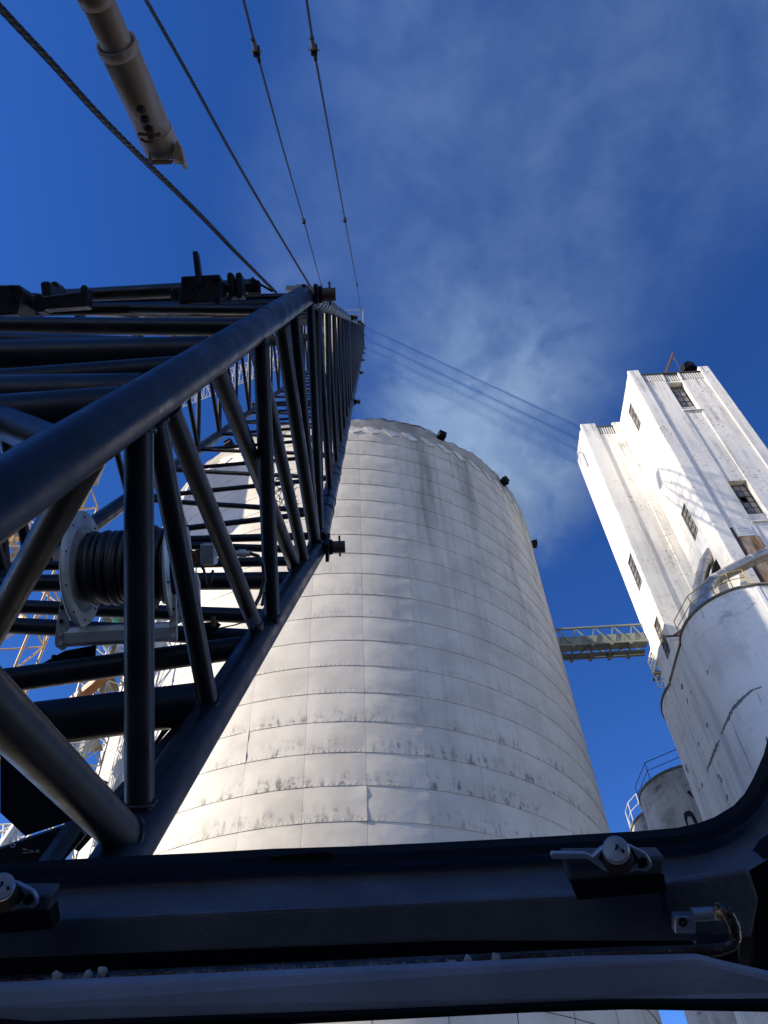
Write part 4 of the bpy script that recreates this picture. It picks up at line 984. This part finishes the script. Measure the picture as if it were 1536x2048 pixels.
# ------------------------------------------------------------------ operator's cab: window frame with hinged lower sash
cab = thing('crane_cab', 'dark crane cab window frame with rubber seal round the opening', 'crane cab', (0, .2, -1.4))
def band(poly, d, th, m, name, bv=.0025, parent=cab):
    o = MB().prism([PD(x, y, d) for x, y in poly], F * th).obj(name, m, parent)
    if bv: bevel(o, bv)
    return o
top = [(-140, 1750), (120, 1735), (262, 1727), (400, 1721), (538, 1713), (700, 1708), (860, 1701), (1030, 1692), (1203, 1682), (1290, 1677), (1368, 1670), (1410, 1661), (1443, 1649), (1483, 1625), (1506, 1600), (1524, 1568), (1545, 1520), (1600, 1300)]
def shift(pts, k, kx=0):
    out = []
    for i, (x, y) in enumerate(pts):
        x2, y2 = pts[min(i + 1, len(pts) - 1)]; x1, y1 = pts[max(i - 1, 0)]; n_ = Vector((-(y2 - y1), x2 - x1)).normalized(); out.append((x + n_.x * k, y + n_.y * k))
    return out
def strip(k0, k1, d0, d1, m, name, th=.012):
    a = shift(top, k0); b_ = shift(top, k1); A = [PD(x, y, d0) for x, y in a]; B = [PD(x, y, d1) for x, y in b_]
    n_ = len(A); q = MB(); q.add(A + B + [v + F * th for v in A] + [v + F * th for v in B],
        [[i, i + 1, n_ + i + 1, n_ + i] for i in range(n_ - 1)] + [[2 * n_ + i, 3 * n_ + i, 3 * n_ + i + 1, 2 * n_ + i + 1] for i in range(n_ - 1)] + [[i, 2 * n_ + i, 2 * n_ + i + 1, i + 1] for i in range(n_ - 1)] + [[n_ + i, n_ + i + 1, 3 * n_ + i + 1, 3 * n_ + i] for i in range(n_ - 1)])
    o = q.obj(name, m, cab); return o
strip(0, 20, .86, .85, MAT['black'], 'rubber_seal', .02)
strip(20, 50, .875, .86, MAT['cab'], 'seal_channel', .01)
strip(50, 62, .90, .90, MAT['black'], 'shadow_gap', .01)
strip(62, 108, .845, .80, MAT['cab'], 'upper_rail', .02)
band([(538, 1714), (600, 1707), (664, 1704), (660, 1711), (642, 1716), (540, 1717)], .855, .004, MAT['black'], 'torn_seal', 0)
# lower rail, gap, rod and sash below
band([(-140, 1852), (120, 1838), (700, 1812), (1150, 1790), (1330, 1782), (1400, 1860), (1400, 1885), (900, 1885), (-140, 1925)], .80, .02, MAT['cab'], 'lower_rail', .004)
band([(-140, 1840), (1330, 1765), (1330, 1785), (-140, 1856)], .83, .01, MAT['black'], 'rail_gap', 0)
band([(-140, 1905), (900, 1868), (1420, 1862), (1600, 1880), (1600, 1980), (-140, 1985)], .93, .01, MAT['black'], 'hinge_gap', 0)
band([(1350, 1760), (1500, 1700), (1620, 1560), (1620, 2100), (1500, 1960), (1495, 1890), (1395, 1900)], .84, .03, MAT['cab'], 'side_post', .004)
band([(1498, 1770), (1545, 1700), (1640, 1640), (1640, 2100), (1560, 2040), (1500, 1960), (1510, 1860)], .80, .03, MAT['black'], 'side_void', .004)  # black sheet standing in for the dark void beside the post
# side walls, roof and floor of the cab around the camera
def cabbox(name, m, *a): o = MB().box(*a).obj(name, m, cab); return o
cabbox('door_panel', MAT['cabpanel'], -.62, -.58, -1.1, .1, -1.6, -.5)
cabbox('rear_wall', MAT['cabpanel'], -.62, .62, -1.14, -1.1, -1.6, 1.0)
cabbox('roof_panel', MAT['cabpanel'], -.62, .62, -1.1, -.28, 1.0, 1.04)
cabbox('floor_panel', MAT['cabpanel'], -.62, .62, -1.1, .9, -1.64, -1.6)
cabbox('side_panel', MAT['cabpanel'], .78, .82, -1.1, .5, -1.6, 1.0)
# wing latches
def latch(label, ox, oy, d, sc_=1.0, full=True):
    t = thing('window_latch', label, 'latch', PD(ox, oy, d), 'wing latches on the cab window')
    def q(x, y, k=0): return PD(ox + x * sc_, oy + y * sc_, d + k)
    o = MB().prism([q(-102, -6, .012), q(98, -8, .012), q(96, 30, .012), q(-90, 42, .012)], F * .025).obj('mounting_plate', MAT['fitting'], t); bevel(o, .003)
    MB().prism([q(-90, 42, .010), q(96, 28, .010), q(102, 62, .02), (q(-76, 78, .02))], F * .02).obj('painted_recess', MAT['black'], t)  # black quad painted in for the dark recess under the plate
    o = MB().prism([q(-130, -14), q(-126, -16), q(-60, -15), q(-48, -8), q(-28, -26), q(0, -34), q(30, -30), q(62, -14), q(72, 2), q(72, 14), q(62, 22), q(40, 20), q(24, 25), q(0, 26), q(-24, 20), q(-46, 4), q(-56, -3), q(-126, -3), q(-130, -8)], F * .006).obj('wing_lever', MAT['bare'], t); bevel(o, .002, 3)
    MB().prism([q(-24, -22, -.002), q(4, -28, -.002), q(34, -22, -.002), q(46, -2, -.002), q(34, 12, -.002), q(6, 18, -.002), q(-22, 10, -.002), q(-34, -4, -.002)], F * .003).obj('lever_recess', MAT['black'], t)
    MB().prism([q(52, -6, -.002), q(62, -4, -.002), q(64, 8, -.002), q(56, 14, -.002), q(46, 14, -.002), q(44, 4, -.002)], F * .003).obj('lever_slot', MAT['black'], t)
    c0, c1 = q(4, -4, -.004), q(0, -22, -.030)
    MB().path([c0, c1], [.0142 * sc_, .0117 * sc_], 24).obj('knob', MAT['black'], t)
    ax = (c1 - c0).normalized(); MB().lathe(c1, ax, [(.0119 * sc_, -.004), (.0117 * sc_, .002), (.0104 * sc_, .0035), (.001, .004)], 24, smooth=False).obj('knob_cap', MAT['bare'], t)
    for (x, y) in ((2, -30), (14, -20)): MB().lathe(q(x, y, -.0355), ax, [(.0014, -.002), (.0014, .002), (.0001, .002)], 8).obj('cap_pit', MAT['hole'], t)
    return t
latch('worn wing latch with round knob near the curved corner of the cab window', 1232, 1722, .74)
latch('worn wing latch at the other end of the rail, cut by the picture edge', 2, 1796, .74, 1.0)
# catch and bent retaining rod
ct = thing('sash_catch', 'shiny square catch with pin at the corner of the cab window', 'catch', PD(1390, 1840, .78))
o = MB().prism([PD(1328, 1768, .79), PD(1500, 1740, .79), PD(1520, 1800, .79), PD(1505, 1880, .79), PD(1392, 1868, .79), PD(1350, 1862, .79)], F * .012).obj('hinge_plate', MAT['cab'], ct); bevel(o, .004)
o = MB().obox(PD(1367, 1845, .775), CR * .010, CU * .0085, F * .006).obj('catch_block', MAT['bare'], ct); bevel(o, .002)
MB().lathe(PD(1366, 1845, .7685), F, [(.001, 0), (.0045, 0), (.0045, .004)], 14).obj('catch_hole', MAT['hole'], ct)
MB().tube(PD(1384, 1829, .77), PD(1436, 1826, .77), .0062, 20).obj('catch_pin', MAT['chrome'] if 'chrome' in MAT else MAT['bare'], ct)
rod = thing('retaining_rod', 'greasy bent rod lying along the top of the lower sash', 'rod', PD(768, 1931, .72))
MB().path([PD(-140, 1974, .72), PD(300, 1952, .72), PD(768, 1932, .72), PD(1100, 1915, .72), PD(1380, 1902, .72), PD(1440, 1899, .72), PD(1464, 1890, .72), PD(1471, 1874, .72), PD(1468, 1850, .72), PD(1455, 1826, .72), PD(1447, 1814, .725), PD(1438, 1817, .73), PD(1437, 1830, .74)], .0052, 14).obj('rod', MAT['rustrod'], rod)
MB().path([PD(-140, 1968, .735), PD(768, 1925, .735), PD(1300, 1900, .735)], .004, 8).obj('seal_bead', MAT['rustrod'], rod)
for (x, y) in ((935, 1922), (990, 1917), (905, 1930), (115, 1954), (175, 1950), (203, 1945)):
    b = MB(); c = PD(x, y, .715)
    t = [Vector((random.uniform(-1, 1), random.uniform(-1, 1), random.uniform(-1, 1))).normalized() * random.uniform(.0045, .0060) for _ in range(22)]
    bmx = bmesh.new()
    for v in t: bmx.verts.new(c + v)
    bmesh.ops.convex_hull(bmx, input=bmx.verts); bmx.verts.ensure_lookup_table()
    vs = [v.co.copy() for v in bmx.verts]; fs = [[v.index for v in f.verts] for f in bmx.faces]; bmx.verts.index_update(); fs = [[v.index for v in f.verts] for f in bmx.faces]; bmx.free()
    b.add(vs, fs, True); b.obj('dirt_clod', MAT['rim'], rod)
sash = thing('lower_sash', 'blue grey smudged sash panel under the bent rod', 'window sash', PD(768, 1985, .70))
o = MB().prism([PD(-140, 1982, .70), PD(768, 1941, .70), PD(1180, 1922, .70), (PD(1400, 1918, .70)), PD(1470, 1935, .70), PD(1640, 1975, .70), PD(1640, 2010, .69), PD(1200, 2005, .69), PD(768, 2024, .69), PD(400, 2040, .69), PD(60, 2052, .69), PD(-140, 2030, .69)], F * .012).obj('panel', MAT['cabpanel'], sash); bevel(o, .004)
o = MB().prism([PD(-140, 2034, .685), PD(60, 2052, .685), PD(768, 2027, .685), PD(1200, 2008, .685), PD(1640, 2008, .685), PD(1640, 2026, .69), PD(1200, 2018, .69), PD(768, 2040, .69), PD(60, 2075, .69), PD(-140, 2060, .69)], F * .02).obj('edge_trim', MAT['black'], sash)
for poly in ([(205, 2007), (230, 1999), (262, 1996), (292, 1998), (288, 2004), (250, 2010), (215, 2012)], [(870, 2010), (930, 2002), (1010, 1996), (1030, 1999), (980, 2006), (900, 2014)], [(1056, 1993), (1098, 1992), (1100, 1997), (1062, 2001)]):
    MB().prism([PD(x, y, .6965) for x, y in poly], F * .0015).obj('smudge', MAT['cab'], sash)

# ------------------------------------------------------------------ steam
def steam():
    m = bpy.data.materials.new('steam'); m.use_nodes = True; g = G(m); g.N.clear()
    out = g.N.new('ShaderNodeOutputMaterial'); pv = g.N.new('ShaderNodeVolumePrincipled')
    pv.inputs['Color'].default_value = (.62, .85, 1, 1); pv.inputs['Anisotropy'].default_value = 0.1
    p = g.pos(); x, y, z = g.sep(p)
    n1 = g.noise(p, .06, 2, .5); n2 = g.noise(g.vec(g.math('ADD', x, 40), y, z), .06, 2, .5); n3 = g.noise(g.vec(x, g.math('ADD', y, 60), z), .06, 2, .5)
    W = 11.0
    wx, wy, wz = (g.math('ADD', a, g.math('MULTIPLY', g.math('SUBTRACT', n, .5), W)) for a, n in ((x, n1), (y, n2), (z, n3)))
    def lobe(A, B, r0, r1, d0, d1):
        "density inside a widening capsule from A to B"
        D = B - A; L2 = D.dot(D)
        t = g.math('ADD', g.math('ADD', g.math('MULTIPLY', g.math('SUBTRACT', wx, A.x), D.x / L2), g.math('MULTIPLY', g.math('SUBTRACT', wy, A.y), D.y / L2)), g.math('MULTIPLY', g.math('SUBTRACT', wz, A.z), D.z / L2))
        t = g.math('MINIMUM', g.math('MAXIMUM', t, 0.0), 1.0)
        q = [g.math('SUBTRACT', v, g.math('ADD', a, g.math('MULTIPLY', t, d))) for v, a, d in ((wx, A.x, D.x), (wy, A.y, D.y), (wz, A.z, D.z))]
        l = g.math('SQRT', g.math('ADD', g.math('ADD', g.math('MULTIPLY', q[0], q[0]), g.math('MULTIPLY', q[1], q[1])), g.math('MULTIPLY', q[2], q[2])))
        rr = g.math('DIVIDE', l, g.math('ADD', r0, g.math('MULTIPLY', t, r1 - r0)))
        body = g.step(rr, .15, 1.1, 1, 0)
        return g.math('MULTIPLY', body, g.math('ADD', d0, g.math('MULTIPLY', t, d1 - d0)))
    a = lobe(PY(1095, 1035, 30.5), PY(920, 660, 26), 4.6, 9.0, .64, .07)
    b = lobe(PY(960, 780, 27), PZ(960, -120, 60), 9.0, 14.0, .036, .018)
    c = lobe(PY(1060, 720, 27), PZ(1520, -120, 56), 8.5, 12.0, .034, .036)
    d = lobe(PY(580, 700, 36), PZ(780, 60, 58), 8.0, 9.0, .030, .018)
    s_ = g.math('ADD', g.math('ADD', a, b), g.math('ADD', c, d))
    det = g.step(g.math('ADD', g.math('MULTIPLY', g.noise(p, .15, 6, .62, .9), .62), g.math('MULTIPLY', g.noise(p, .5, 6, .68, 1.6), .38)), .43, .60)
    dens = g.math('MULTIPLY', s_, g.math('ADD', .05, g.math('MULTIPLY', det, .37)))
    g.L.new(dens, pv.inputs['Density']); g.L.new(pv.outputs[0], out.inputs['Volume'])
    return m
MAT['steam'] = steam()
o = MB().box(-30, 56, -14, 52, 35.2, 82).obj('steam', MAT['steam'])
tag(o, 'thin white steam drifting up behind the silo into the blue sky', 'steam', kind='stuff')
sc.cycles.volume_step_rate = 1.4; sc.cycles.volume_max_steps = 96

# every object without a role gets none; check stray helpers
for o in list(bpy.data.objects):
    if o.type == 'MESH' and not o.data.users: bpy.data.objects.remove(o)
